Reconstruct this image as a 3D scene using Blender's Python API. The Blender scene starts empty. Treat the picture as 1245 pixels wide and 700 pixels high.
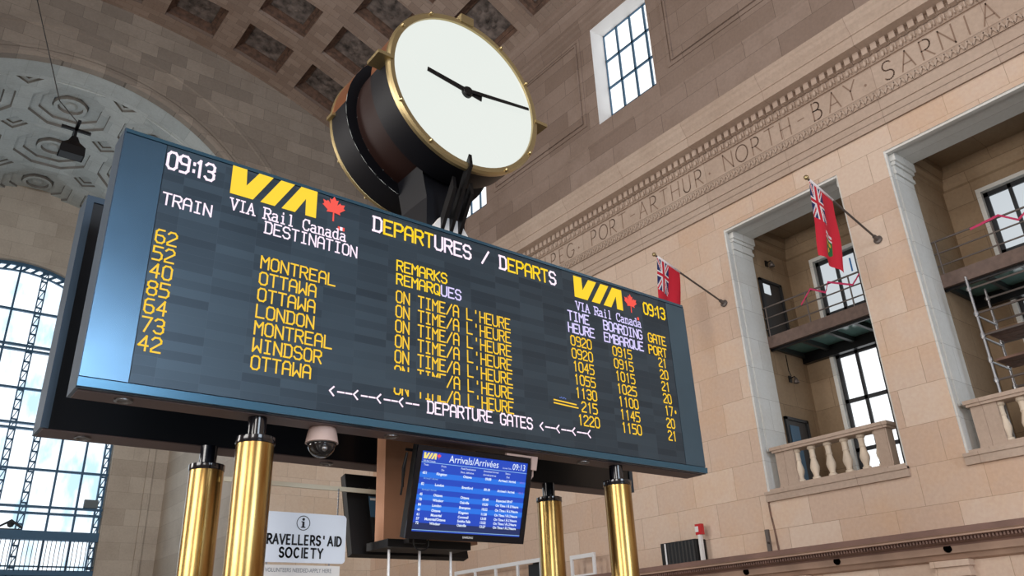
import bpy, math, random
from mathutils import Vector, Matrix
random.seed(7)
SC = bpy.context.scene
COL = SC.collection
PI = math.pi
sin, cos, rad = math.sin, math.cos, math.radians

# ------------------------------------------------------------------ camera
CAM_YAW, CAM_PITCH, CAM_ROLL, CAM_F = rad(39.130), rad(24.2416), rad(-2.5479), 966.5
CAM_H = 1.6
fwd = Vector((sin(CAM_YAW)*cos(CAM_PITCH), cos(CAM_YAW)*cos(CAM_PITCH), sin(CAM_PITCH)))
r0 = Vector((cos(CAM_YAW), -sin(CAM_YAW), 0)); u0 = r0.cross(fwd)
rt = r0*cos(CAM_ROLL)+u0*sin(CAM_ROLL); up = u0*cos(CAM_ROLL)-r0*sin(CAM_ROLL)
cd = bpy.data.cameras.new('camera'); cam = bpy.data.objects.new('camera', cd); COL.objects.link(cam)
cd.sensor_width = 36.0; cd.lens = 36.0*CAM_F/1245.0; cd.clip_end = 300
cam.matrix_world = Matrix(((rt.x, up.x, -fwd.x, 0), (rt.y, up.y, -fwd.y, 0), (rt.z, up.z, -fwd.z, CAM_H), (0, 0, 0, 1)))
SC.camera = cam

# ------------------------------------------------------------------ light + exposure
SC.view_settings.view_transform = 'Standard'; SC.view_settings.look = 'None'
SC.view_settings.exposure = 0.16; SC.view_settings.gamma = 1.0
SC.view_settings.use_curve_mapping = False
wd = bpy.data.worlds.new('sky'); SC.world = wd; wd.use_nodes = True
wd.node_tree.nodes['Background'].inputs[0].default_value = (0.75, 0.85, 1, 1)
wd.node_tree.nodes['Background'].inputs[1].default_value = 0.6

def area(name, loc, aim, sx, sy, power, col):
    d = bpy.data.lights.new(name, 'AREA'); d.shape = 'RECTANGLE'; d.size = sx; d.size_y = sy
    d.energy = power; d.color = col
    o = bpy.data.objects.new(name, d); COL.objects.link(o); o.location = loc
    o.rotation_euler = (Vector(aim)-Vector(loc)).to_track_quat('-Z', 'Y').to_euler()
    return o
# daylight at the end windows; added fill lamps along the plain left wall
area('daylight_rear_window', (3, -31.0, 10), (4, 10, 8), 11, 13, 3300, (0.80, 0.90, 1.0))
for yy in (-8.0, 3.0, 14.0):
    area('fill_left_low', (-8.55, yy, 6.5), (15, yy+2, 6.0), 5, 7, 980, (1.0, 0.965, 0.93))  # added fill for the right wall, no opening behind it
for yy in (-14.0, -5.0, 4.0, 13.0):
    area('fill_left_high', (-8.5, yy, 17.5), (15, yy, 12), 3, 3.4, 330, (1.0, 0.97, 0.94))  # added upper fill lamps, unseen, no window modelled there
area('daylight_front_window', (3.0, 38.12, 9.6), (3.0, 20, 12), 9.4, 12, 330, (0.72, 0.87, 1.0))

# ------------------------------------------------------------------ materials
def lin(c):
    return tuple(((v/255)/12.92 if v/255 <= 0.04045 else ((v/255+0.055)/1.055)**2.4) for v in c)+(1,)
M = {}
def newmat(name):
    m = bpy.data.materials.new(name); m.use_nodes = True; M[name] = m
    return m, m.node_tree.nodes, m.node_tree.links, m.node_tree.nodes['Principled BSDF']
def plain(name, rgb, rough=0.5, metal=0.0, noise=0.0, nscale=8.0, coat=0.0, spec=0.5, bump=0.0):
    m, N, L, B = newmat(name)
    B.inputs['Base Color'].default_value = lin(rgb); B.inputs['Roughness'].default_value = rough
    B.inputs['Metallic'].default_value = metal; B.inputs['Coat Weight'].default_value = coat
    B.inputs['Specular IOR Level'].default_value = spec
    if noise > 0:
        tc = N.new('ShaderNodeTexCoord'); nz = N.new('ShaderNodeTexNoise'); nz.inputs['Scale'].default_value = nscale
        nz.inputs['Detail'].default_value = 6
        L.new(tc.outputs['Object'], nz.inputs['Vector'])
        mx = N.new('ShaderNodeMix'); mx.data_type = 'RGBA'
        lo = tuple(max(0, v*(1-noise)) for v in rgb); hi = tuple(min(255, v*(1+noise)) for v in rgb)
        mx.inputs[6].default_value = lin(lo); mx.inputs[7].default_value = lin(hi)
        mr = N.new('ShaderNodeMapRange'); mr.inputs[1].default_value = 0.3; mr.inputs[2].default_value = 0.7
        L.new(nz.outputs['Fac'], mr.inputs[0]); L.new(mr.outputs[0], mx.inputs[0]); L.new(mx.outputs[2], B.inputs['Base Color'])
        if bump > 0:
            bp = N.new('ShaderNodeBump'); bp.inputs['Strength'].default_value = bump; bp.inputs['Distance'].default_value = 0.02
            L.new(nz.outputs['Fac'], bp.inputs['Height']); L.new(bp.outputs[0], B.inputs['Normal'])
    return m
def glow(name, rgb, strength):
    m, N, L, B = newmat(name)
    B.inputs['Base Color'].default_value = (0.02, 0.02, 0.02, 1)
    B.inputs['Emission Color'].default_value = lin(rgb); B.inputs['Emission Strength'].default_value = strength
    return m
def stone(name, axes, c1, c2, mortar, bw, bh, off=0.5, msize=0.006, stain=(150, 120, 95), stain_amt=0.35, shift=(0, 0)):
    """ashlar blocks laid out on two world axes, each block its own tone, with grain and stains"""
    m, N, L, B = newmat(name)
    tc = N.new('ShaderNodeTexCoord'); sp = N.new('ShaderNodeSeparateXYZ'); cb = N.new('ShaderNodeCombineXYZ')
    L.new(tc.outputs['Object'], sp.inputs[0])
    for k, a in enumerate(axes):
        ad = N.new('ShaderNodeMath'); ad.operation = 'ADD'; ad.inputs[1].default_value = shift[k]+100*bw*(1-k)*2+100*bh*k*2
        L.new(sp.outputs['XYZ'.index(a)], ad.inputs[0]); L.new(ad.outputs[0], cb.inputs[k])
    br = N.new('ShaderNodeTexBrick'); br.offset = off
    br.inputs['Scale'].default_value = 1; br.inputs['Brick Width'].default_value = bw; br.inputs['Row Height'].default_value = bh
    br.inputs['Mortar Size'].default_value = msize; br.inputs['Mortar Smooth'].default_value = 0.2
    br.inputs['Color1'].default_value = lin(c1); br.inputs['Color2'].default_value = lin(c2); br.inputs['Mortar'].default_value = lin(mortar)
    L.new(cb.outputs[0], br.inputs['Vector'])
    nz = N.new('ShaderNodeTexNoise'); nz.inputs['Scale'].default_value = 0.9; nz.inputs['Detail'].default_value = 9; nz.inputs['Roughness'].default_value = 0.65
    L.new(tc.outputs['Object'], nz.inputs['Vector'])
    mr = N.new('ShaderNodeMapRange'); mr.inputs[1].default_value = 0.45; mr.inputs[2].default_value = 0.75; mr.inputs[4].default_value = stain_amt
    L.new(nz.outputs['Fac'], mr.inputs[0])
    mx = N.new('ShaderNodeMix'); mx.data_type = 'RGBA'; mx.blend_type = 'MIX'
    L.new(mr.outputs[0], mx.inputs[0]); L.new(br.outputs['Color'], mx.inputs[6]); mx.inputs[7].default_value = lin(stain)
    n2 = N.new('ShaderNodeTexNoise'); n2.inputs['Scale'].default_value = 14; n2.inputs['Detail'].default_value = 5
    L.new(tc.outputs['Object'], n2.inputs['Vector'])
    m2 = N.new('ShaderNodeMix'); m2.data_type = 'RGBA'; m2.blend_type = 'OVERLAY'; m2.inputs[0].default_value = 0.16
    L.new(mx.outputs[2], m2.inputs[6]); L.new(n2.outputs['Fac'], m2.inputs[7])
    L.new(m2.outputs[2], B.inputs['Base Color']); B.inputs['Roughness'].default_value = 0.75
    bp = N.new('ShaderNodeBump'); bp.inputs['Strength'].default_value = 0.25; bp.inputs['Distance'].default_value = 0.02
    L.new(br.outputs['Fac'], bp.inputs['Height']); bp.invert = True; L.new(bp.outputs[0], B.inputs['Normal'])
    return m

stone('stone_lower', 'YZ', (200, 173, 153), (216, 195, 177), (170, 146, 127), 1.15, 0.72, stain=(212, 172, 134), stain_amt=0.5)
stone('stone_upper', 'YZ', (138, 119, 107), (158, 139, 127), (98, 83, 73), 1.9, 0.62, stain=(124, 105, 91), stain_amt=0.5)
stone('stone_trim', 'YZ', (182, 161, 145), (194, 175, 159), (152, 131, 117), 2.3, 60.0, stain=(160, 138, 120), stain_amt=0.45)
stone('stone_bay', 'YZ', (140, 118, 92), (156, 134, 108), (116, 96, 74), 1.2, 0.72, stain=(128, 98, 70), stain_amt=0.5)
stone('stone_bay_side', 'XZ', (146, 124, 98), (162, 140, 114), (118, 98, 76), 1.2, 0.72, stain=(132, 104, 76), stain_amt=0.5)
stone('stone_jamb', 'XZ', (208, 208, 204), (218, 218, 214), (180, 178, 174), 2.4, 0.72, stain=(200, 190, 176), stain_amt=0.35)
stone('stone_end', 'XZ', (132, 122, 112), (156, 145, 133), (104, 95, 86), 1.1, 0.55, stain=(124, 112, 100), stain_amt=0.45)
stone('stone_end_low_lit', 'XZ', (204, 186, 166), (222, 206, 188), (176, 158, 140), 1.1, 0.62, stain=(206, 178, 146), stain_amt=0.4)  # stronger light on the lower end wall put into a lighter tone
stone('stone_archback', 'XZ', (184, 170, 154), (200, 187, 171), (160, 146, 132), 1.6, 0.7, stain=(152, 136, 122), stain_amt=0.4)
plain('stone_pale', (216, 200, 180), 0.75, noise=0.06, nscale=3)
plain('void_black', (4, 4, 4), 1.0, spec=0.0)
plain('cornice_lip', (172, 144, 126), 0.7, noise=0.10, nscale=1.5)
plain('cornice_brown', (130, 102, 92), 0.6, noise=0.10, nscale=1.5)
stone('stone_soffit', 'XY', (178, 185, 184), (192, 198, 196), (154, 160, 159), 0.95, 0.84, stain=(150, 152, 148), stain_amt=0.4)
plain('stone_soffit_edge', (124, 120, 114), 0.8, noise=0.10, nscale=2)
stone('vault_rib', 'XY', (138, 120, 108), (160, 142, 129), (118, 102, 92), 0.62, 0.29, stain=(142, 118, 102), stain_amt=0.5)
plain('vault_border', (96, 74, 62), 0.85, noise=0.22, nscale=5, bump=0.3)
plain('vault_rosette', (100, 92, 88), 0.9, noise=0.40, nscale=3.5, bump=0.5)
plain('marble_floor', (122, 114, 106), 0.3, noise=0.08, nscale=1.5)
plain('groove_shade', (140, 116, 100), 0.9)  # flat frieze strokes, groove shade put into the darker colour
plain('board_casing', (60, 76, 92), 0.30, metal=0.4, spec=0.6, noise=0.05, nscale=2)
plain('board_blank', (88, 118, 142), 0.24, metal=0.85, noise=0.06, nscale=1.5)
plain('board_trim', (70, 112, 138), 0.24, metal=0.6)
plain('board_soffit', (112, 98, 100), 0.5)
plain('board_back', (12, 16, 22), 0.35)
plain('black_metal', (14, 14, 16), 0.35, metal=0.3)
plain('black_plastic', (12, 12, 14), 0.5)
plain('black_gloss', (12, 14, 22), 0.16, coat=0.4)
plain('dark_bronze', (34, 16, 12), 0.55, spec=0.25)
plain('shell_black', (6, 7, 14), 0.5, spec=0.25)
plain('brown_panel', (178, 132, 104), 0.45, noise=0.06, nscale=3)
plain('clock_brass', (178, 160, 118), 0.34, metal=0.85)
plain('copper_lit', (196, 132, 96), 0.28, metal=0.85)  # light falling on the clock's bronze top, painted as its own material
plain('white_paint', (226, 224, 222), 0.45)
plain('white_metal', (236, 236, 236), 0.4, metal=0.2)
plain('steel', (150, 150, 152), 0.35, metal=0.9)
plain('grey_steel', (104, 96, 92), 0.5, metal=0.4)
plain('beam_steel', (104, 86, 78), 0.6, noise=0.1)
plain('window_bar', (66, 102, 130), 0.5, metal=0.2)
plain('window_bar_dark', (38, 40, 44), 0.5, metal=0.2)
plain('deck_glass', (96, 128, 122), 0.15, spec=0.7)
plain('deck_under', (40, 46, 46), 0.5)
plain('door_dark', (38, 32, 30), 0.45)
plain('flag_red', (206, 30, 52), 0.8)
plain('flag_blue', (30, 40, 96), 0.8)
plain('flag_white', (232, 226, 228), 0.8)
plain('flag_green', (36, 110, 56), 0.8)
plain('flag_gold', (220, 180, 60), 0.8)
plain('sign_white', (226, 234, 246), 0.4)
plain('sign_ink', (18, 20, 28), 0.6)
plain('notice_ink', (120, 124, 132), 0.6)
plain('tape_pink', (196, 40, 96), 0.5)
plain('tape_blue', (40, 120, 190), 0.5)
plain('alarm_red', (190, 34, 40), 0.4)
plain('camera_shell', (206, 182, 174), 0.4)
plain('dome_smoke', (26, 26, 30), 0.08, coat=0.6)
plain('cream_bar', (220, 212, 190), 0.4)
plain('plank', (110, 84, 72), 0.8, noise=0.15)
plain('sky_board', (110, 120, 124), 0.7)
glow('pane', (252, 254, 255), 1.25)
glow('pane_blue', (224, 240, 255), 1.35)
glow('pane_bay', (222, 230, 236), 0.70)
glow('pane_bay_low', (248, 252, 255), 1.2)
glow('pane_rear', (214, 232, 255), 2.6)
glow('clock_glass', (242, 248, 242), 0.80)
M['clock_glass'].node_tree.nodes['Principled BSDF'].inputs['Roughness'].default_value = 0.12
glow('led_white', (250, 226, 244), 1.05)
glow('led_amber', (250, 200, 36), 0.92)
glow('led_yellow', (252, 208, 20), 0.95)
glow('led_red', (240, 74, 60), 0.95)
glow('led_lilac', (214, 204, 252), 0.98)
glow('led_blue', (110, 140, 230), 0.8)
glow('screen_blue', (8, 66, 190), 0.9)
glow('screen_band', (20, 110, 224), 0.95)
glow('screen_dark', (14, 40, 104), 0.7)
glow('screen_text', (226, 238, 252), 0.95)
glow('screen_text_dim', (150, 196, 240), 0.9)
glow('screen_purple', (170, 120, 230), 0.8)
glow('screen_yellow', (240, 220, 120), 0.95)
glow('screen_red', (230, 70, 90), 0.95)

m = M['pane_blue']; N, L = m.node_tree.nodes, m.node_tree.links
tc = N.new('ShaderNodeTexCoord'); mp = N.new('ShaderNodeMapping'); mp.inputs['Scale'].default_value = (1.3, 1, 0.55); nz = N.new('ShaderNodeTexNoise'); nz.inputs['Scale'].default_value = 1.1; nz.inputs['Detail'].default_value = 5
L.new(tc.outputs['Object'], mp.inputs[0]); L.new(mp.outputs[0], nz.inputs['Vector'])
rp = N.new('ShaderNodeValToRGB'); rp.color_ramp.elements[0].position = 0.34; rp.color_ramp.elements[0].color = lin((176, 208, 226)); rp.color_ramp.elements[1].position = 0.5; rp.color_ramp.elements[1].color = lin((236, 246, 255))
L.new(nz.outputs['Fac'], rp.inputs[0]); L.new(rp.outputs[0], N['Principled BSDF'].inputs['Emission Color'])
# brass; vertical streaks in the colour imitate hall reflections, with some patina
m, N, L, B = newmat('brass')
tc = N.new('ShaderNodeTexCoord'); mp = N.new('ShaderNodeMapping'); mp.inputs['Scale'].default_value = (4, 4, 0.45)
nz = N.new('ShaderNodeTexNoise'); nz.inputs['Scale'].default_value = 2.0; nz.inputs['Detail'].default_value = 4
L.new(tc.outputs['Object'], mp.inputs[0]); L.new(mp.outputs[0], nz.inputs['Vector'])
rp = N.new('ShaderNodeValToRGB'); rp.color_ramp.elements[0].position = 0.38; rp.color_ramp.elements[0].color = lin((136, 102, 56))
rp.color_ramp.elements[1].position = 0.62; rp.color_ramp.elements[1].color = lin((190, 164, 104))
L.new(nz.outputs['Fac'], rp.inputs[0]); L.new(rp.outputs[0], B.inputs['Base Color'])
B.inputs['Metallic'].default_value = 1.0; B.inputs['Roughness'].default_value = 0.27

# LED module face: rows of small modules whose tone differs a little
m, N, L, B = newmat('led_modules')
tc = N.new('ShaderNodeTexCoord'); sp = N.new('ShaderNodeSeparateXYZ'); cb = N.new('ShaderNodeCombineXYZ')
L.new(tc.outputs['Object'], sp.inputs[0]); L.new(sp.outputs[0], cb.inputs[0]); L.new(sp.outputs[2], cb.inputs[1])
br = N.new('ShaderNodeTexBrick'); br.offset = 0.0
br.inputs['Scale'].default_value = 1; br.inputs['Brick Width'].default_value = 0.2675; br.inputs['Row Height'].default_value = 0.0625
br.inputs['Mortar Size'].default_value = 0.0009; br.inputs['Color1'].default_value = lin((50, 64, 76)); br.inputs['Color2'].default_value = lin((67, 84, 97))
br.inputs['Mortar'].default_value = lin((70, 84, 96)); L.new(cb.outputs[0], br.inputs['Vector']); L.new(br.outputs['Color'], B.inputs['Base Color'])
n3 = N.new('ShaderNodeTexNoise'); n3.inputs['Scale'].default_value = 4; L.new(cb.outputs[0], n3.inputs['Vector'])
mr = N.new('ShaderNodeMapRange'); mr.inputs[3].default_value = 0.30; mr.inputs[4].default_value = 0.42
L.new(n3.outputs['Fac'], mr.inputs[0]); L.new(mr.outputs[0], B.inputs['Roughness'])
B.inputs['Metallic'].default_value = 0.5

# ------------------------------------------------------------------ mesh helpers
class MB:
    def __init__(s): s.v = []; s.f = []; s.mi = []; s.cur = 0
    def poly(s, pts):
        b = len(s.v); s.v += [tuple(p) for p in pts]; s.f.append(tuple(range(b, b+len(pts)))); s.mi.append(s.cur); return s
    def box(s, x0, x1, y0, y1, z0, z1):
        b = len(s.v)
        s.v += [(x, y, z) for x in (x0, x1) for y in (y0, y1) for z in (z0, z1)]
        for q in ((0, 1, 3, 2), (4, 6, 7, 5), (0, 4, 5, 1), (2, 3, 7, 6), (0, 2, 6, 4), (1, 5, 7, 3)):
            s.f.append(tuple(b+i for i in q)); s.mi.append(s.cur)
        return s
    def prism(s, base, ext):
        """base: list of 3D points (planar), ext: extrusion vector"""
        n = len(base); b = len(s.v); e = Vector(ext)
        s.v += [tuple(p) for p in base]+[tuple(Vector(p)+e) for p in base]
        s.f.append(tuple(range(b+n-1, b-1, -1))); s.f.append(tuple(range(b+n, b+2*n))); s.mi += [s.cur]*2
        for i in range(n):
            j = (i+1) % n; s.f.append((b+i, b+j, b+n+j, b+n+i)); s.mi.append(s.cur)
        return s
    def sweep(s, prof, a, bb):
        """open/closed profile of 3D points swept from offset a to offset bb"""
        a = Vector(a); bb = Vector(bb); b = len(s.v); n = len(prof)
        s.v += [tuple(Vector(p)+a) for p in prof]+[tuple(Vector(p)+bb) for p in prof]
        for i in range(n-1): s.f.append((b+i, b+i+1, b+n+i+1, b+n+i)); s.mi.append(s.cur)
        return s
    def tube(s, pts, r, n=8, caps=True, r2=None):
        pts = [Vector(p) for p in pts]; b = len(s.v); k = len(pts)
        for i, p in enumerate(pts):
            t = (pts[min(i+1, k-1)]-pts[max(i-1, 0)]).normalized()
            a = Vector((0, 0, 1)) if abs(t.z) < 0.9 else Vector((1, 0, 0))
            x = t.cross(a).normalized(); y = x.cross(t)
            rr = r if r2 is None else r+(r2-r)*i/(k-1)
            for j in range(n):
                q = p+(x*cos(2*PI*j/n)+y*sin(2*PI*j/n))*rr; s.v.append(tuple(q))
        for i in range(k-1):
            for j in range(n):
                j2 = (j+1) % n
                s.f.append((b+i*n+j, b+i*n+j2, b+(i+1)*n+j2, b+(i+1)*n+j)); s.mi.append(s.cur)
        if caps:
            s.f.append(tuple(b+j for j in range(n-1, -1, -1))); s.f.append(tuple(b+(k-1)*n+j for j in range(n))); s.mi += [s.cur]*2
        return s
    def lathe(s, prof, o, ax=(0, 0, 1), n=24, caps=True):
        """prof: (radius, height) list turned about axis ax through o"""
        o = Vector(o); ax = Vector(ax).normalized()
        a = Vector((0, 0, 1)) if abs(ax.z) < 0.9 else Vector((1, 0, 0))
        x = ax.cross(a).normalized(); y = ax.cross(x); b = len(s.v); k = len(prof)
        for (r, h) in prof:
            for j in range(n): s.v.append(tuple(o+ax*h+(x*cos(2*PI*j/n)+y*sin(2*PI*j/n))*r))
        for i in range(k-1):
            for j in range(n):
                j2 = (j+1) % n
                s.f.append((b+i*n+j, b+i*n+j2, b+(i+1)*n+j2, b+(i+1)*n+j)); s.mi.append(s.cur)
        if caps:
            if prof[0][0] > 1e-4: s.f.append(tuple(b+j for j in range(n-1, -1, -1))); s.mi.append(s.cur)
            if prof[-1][0] > 1e-4: s.f.append(tuple(b+(k-1)*n+j for j in range(n))); s.mi.append(s.cur)
        return s
    def ball(s, c, r, n=10, sq=(1, 1, 1)):
        b = len(s.v); m_ = max(4, n//2)
        for i in range(m_+1):
            th = PI*i/m_
            for j in range(n):
                ph = 2*PI*j/n
                s.v.append((c[0]+sq[0]*r*sin(th)*cos(ph), c[1]+sq[1]*r*sin(th)*sin(ph), c[2]+sq[2]*r*cos(th)))
        for i in range(m_):
            for j in range(n):
                j2 = (j+1) % n; s.f.append((b+i*n+j, b+(i+1)*n+j, b+(i+1)*n+j2, b+i*n+j2)); s.mi.append(s.cur)
        return s
    def build(s, name, mat, parent=None, smooth=False, auto=None):
        me = bpy.data.meshes.new(name)
        o = bpy.data.objects.new(name, me); COL.objects.link(o)
        org = Vector((0, 0, 0))
        p = parent
        while p is not None: org += p.location; p = p.parent
        me.from_pydata([tuple(Vector(v)-org) for v in s.v], [], s.f)
        mats = mat if isinstance(mat, (list, tuple)) else [mat]
        for mm in mats: me.materials.append(M[mm])
        me.polygons.foreach_set('material_index', s.mi)
        if smooth:
            import bmesh
            bm = bmesh.new(); bm.from_mesh(me); bmesh.ops.remove_doubles(bm, verts=bm.verts, dist=1e-5); bm.to_mesh(me); bm.free()
            me.polygons.foreach_set('use_smooth', [True]*len(me.polygons))
            if auto:
                bm = bmesh.new(); bm.from_mesh(me)
                for e in bm.edges:
                    if len(e.link_faces) == 2 and e.calc_face_angle(0) > auto: e.smooth = False
                bm.to_mesh(me); bm.free()
        me.update()
        if parent is not None: o.parent = parent
        return o
def thing(name, label, cat, loc=(0, 0, 0), group=None):
    o = bpy.data.objects.new(name, None); COL.objects.link(o); o.location = loc; o.empty_display_size = 0.2
    return tag(o, label, cat, group)
def tag(o, label, cat, group=None):
    o['label'] = label; o['category'] = cat
    if group: o['group'] = group
    return o
def struct(o): o['kind'] = 'structure'; return o
def dup(o, loc=None, parent=None, label=None):
    c = o.copy(); COL.objects.link(c)
    if parent is not None: c.parent = parent
    if loc is not None: c.location = loc
    if label: c['label'] = label
    for ch in list(o.children): dup(ch, None, c)
    return c
def part_label(o, t): o['label'] = t; return o

# ------------------------------------------------------------------ lettering
G = {
'A': [[(0,0),(0,4.6),(1,6),(3,6),(4,4.6),(4,0)], [(0,2.6),(4,2.6)]],
'B': [[(0,0),(0,6),(3,6),(4,5.2),(4,4),(3,3.1),(4,2.2),(4,.8),(3,0),(0,0)], [(0,3.1),(3,3.1)]],
'C': [[(4,5),(3,6),(1,6),(0,5),(0,1),(1,0),(3,0),(4,1)]],
'D': [[(.3,0),(.3,6)], [(-.2,6),(3,6),(4,5),(4,1),(3,0),(-.2,0)]],
'E': [[(4,6),(0,6),(0,0),(4,0)], [(0,3.1),(3,3.1)]],
'F': [[(4,6),(0,6),(0,0)], [(0,3.1),(3,3.1)]],
'G': [[(4,5),(3,6),(1,6),(0,5),(0,1),(1,0),(3,0),(4,1),(4,2.8),(2.4,2.8)]],
'H': [[(0,0),(0,6)], [(4,0),(4,6)], [(0,3.1),(4,3.1)]],
'I': [[(2,0),(2,6)], [(.7,6),(3.3,6)], [(.7,0),(3.3,0)]],
'K': [[(0,0),(0,6)], [(4,6),(.6,3),(4,0)]],
'L': [[(0,6),(0,0),(4,0)]],
'M': [[(0,0),(0,6),(2,3.4),(4,6),(4,0)]],
'N': [[(0,0),(0,6),(4,0),(4,6)]],
'O': [[(0,1),(0,5),(1,6),(3,6),(4,5),(4,1),(3,0),(1,0),(0,1)]],
'P': [[(0,0),(0,6),(3,6),(4,5.2),(4,3.8),(3,3),(0,3)]],
'Q': [[(0,1),(0,5),(1,6),(3,6),(4,5),(4,1),(3,0),(1,0),(0,1)], [(2.3,1.6),(4,-.3)]],
'R': [[(0,0),(0,6),(3,6),(4,5.2),(4,3.8),(3,3),(0,3)], [(2,3),(4,0)]],
'S': [[(4,5),(3,6),(1,6),(0,5),(0,4),(1,3.1),(3,3.1),(4,2.2),(4,1),(3,0),(1,0),(0,1)]],
'T': [[(0,6),(4,6)], [(2,6),(2,0)]],
'U': [[(0,6),(0,1),(1,0),(3,0),(4,1),(4,6)]],
'V': [[(0,6),(2,0),(4,6)]],
'W': [[(0,6),(0,0),(2,2.6),(4,0),(4,6)]],
'Y': [[(0,6),(2,3),(4,6)], [(2,3),(2,0)]],
'/': [[(0,0),(4,6)]], "'": [[(2,6),(2,4.6)]], ':': [[(2,4.5),(2,3.9)], [(2,1.9),(2,1.3)]],
'-': [[(0,3),(4,3)]], '<': [[(2.6,5),(0,3),(2.6,1)]], '*': [[(1.6,3.4),(2.6,3.4)], [(1.6,2.6),(2.6,2.6)], [(2.1,3.8),(2.1,2.2)]], '.': [[(1.8,3),(2.2,3)]],
'0': [[(0,1),(0,5),(1,6),(3,6),(4,5),(4,1),(3,0),(1,0),(0,1)]],
'1': [[(1.2,5),(2.2,6),(2.2,0)]],
'2': [[(0,5),(1,6),(3,6),(4,5),(4,4),(0,1),(0,0),(4,0)]],
'3': [[(0,5.2),(1,6),(3,6),(4,5.2),(4,3.8),(3,3.1),(1.4,3.1)], [(3,3.1),(4,2.3),(4,.9),(3,0),(1,0),(0,.8)]],
'4': [[(3,0),(3,6),(0,2),(4,2)]],
'5': [[(4,6),(0,6),(0,3.5),(3,3.5),(4,2.6),(4,1),(3,0),(0,0)]],
'6': [[(3.6,6),(1,6),(0,5),(0,1),(1,0),(3,0),(4,1),(4,2.6),(3,3.4),(0,3.4)]],
'7': [[(0,6),(4,6),(1.4,0)]],
'8': [[(1,3.1),(0,4),(0,5.2),(1,6),(3,6),(4,5.2),(4,4),(3,3.1),(1,3.1),(0,2.2),(0,.8),(1,0),(3,0),(4,.8),(4,2.2),(3,3.1)]],
'9': [[(4,3),(1,3),(0,3.8),(0,5.2),(1,6),(3,6),(4,5.2),(4,1),(3,0),(.6,0)]],
}
# serif lettering for the small line under the emblem
S2 = dict(G)
S2.update({
'V': [[(0,6),(2,0),(4,6)], [(-.7,6),(.9,6)], [(3.1,6),(4.7,6)]],
'I': [[(2,0),(2,6)], [(.9,6),(3.1,6)], [(.9,0),(3.1,0)]],
'A': [[(0,0),(2,6),(4,0)], [(.8,2.2),(3.2,2.2)], [(-.7,0),(.8,0)], [(3.2,0),(4.7,0)]],
'R': [[(.4,0),(.4,6),(3,6),(4,5.2),(4,3.8),(3,3),(.4,3)], [(2,3),(4.2,0)], [(-.5,0),(1.3,0)], [(-.5,6),(.4,6)], [(3.6,0),(4.8,0)]],
'C': [[(4,4.6),(3.2,6),(1.2,6),(0,4.6),(0,1.4),(1.2,0),(3.2,0),(4,1.2)], [(4,6),(4,4.4)]],
'a': [[(.4,3.6),(1,4),(2.6,4),(3.2,3.4),(3.2,0),(4,0)], [(3.2,2.4),(1,2.2),(.2,1.4),(.2,.6),(1,0),(2.4,0),(3.2,.8)]],
'i': [[(1.2,4),(2,4),(2,0)], [(1,0),(3,0)], [(2,5.4),(2,6)]],
'l': [[(1.2,6),(2,6),(2,0)], [(1,0),(3,0)]],
'n': [[(0,4),(.6,4),(.6,0)], [(.6,3),(1.6,4),(2.8,4),(3.4,3.2),(3.4,0)], [(0,0),(1.4,0)], [(2.8,0),(4.2,0)]],
'd': [[(2.6,6),(3.4,6),(3.4,0),(4.2,0)], [(3.4,3.2),(2.6,4),(1.2,4),(.2,3),(.2,1),(1.2,0),(2.6,0),(3.4,.8)]],
})
def arc(cx, cy, rx, ry, a0, a1, n=10):
    return [(cx+rx*cos(rad(a0+(a1-a0)*i/n)), cy+ry*sin(rad(a0+(a1-a0)*i/n))) for i in range(n+1)]
# carved capitals
CV = {
'A': [[(-.2,0),(2,6),(4.2,0)], [(.8,2.0),(3.2,2.0)]],
'B': [[(.4,0),(.4,6)], [(.4,6)]+arc(1.6,4.6,1.5,1.4,90,-90)+[(.4,3.2)], [(.4,3.2)]+arc(1.8,1.6,1.8,1.6,90,-90)+[(.4,0)]],
'E': [[(3,6),(.4,6),(.4,0),(3,0)], [(.4,3.1),(2.6,3.1)]],
'G': [arc(2.2,3,2.6,3,45,340,18)+[(4.6,2.6),(3.2,2.6)]],
'H': [[(0,0),(0,6)], [(4,0),(4,6)], [(0,3.1),(4,3.1)]],
'I': [[(2,0),(2,6)]],
'N': [[(0,0),(0,6),(4.2,0),(4.2,6)]],
'O': [arc(2.1,3,2.7,3,0,360,24)],
'P': [[(.4,0),(.4,6)], [(.4,6)]+arc(1.8,4.4,1.7,1.6,90,-90)+[(.4,2.8)]],
'R': [[(.4,0),(.4,6)], [(.4,6)]+arc(1.8,4.4,1.7,1.6,90,-90)+[(.4,2.8)], [(1.6,2.8),(4,0)]],
'S': [arc(2,4.5,1.6,1.5,30,270,10)+arc(2,1.5,1.7,1.5,90,-150,10)],
'T': [[(-.1,6),(4.1,6)], [(2,6),(2,0)]],
'U': [[(.2,6)]+arc(2,1.9,1.8,1.9,180,360,10)+[(3.8,6)]],
'Y': [[(-.1,6),(2,3),(4.1,6)], [(2,3),(2,0)]],
'-': [[(.8,3),(3.2,3)]], '.': [[(1.8,3),(2.2,3)]],
'W': [[(-.6,6),(1,0),(2,4.6),(3,0),(4.6,6)]],
'V': [[(-.2,6),(2,0),(4.2,6)]], 'L': [[(.2,6),(.2,0),(3.6,0)]], 'D': [[(.2,0),(.2,6)], [(.2,6)]+arc(1.2,3,2.8,3,90,-90)+[(.2,0)]],
'C': [arc(2.2,3,2.2,3,50,310,16)], "'": [[(1.6,6),(1.6,4.6)]],
}
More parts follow.
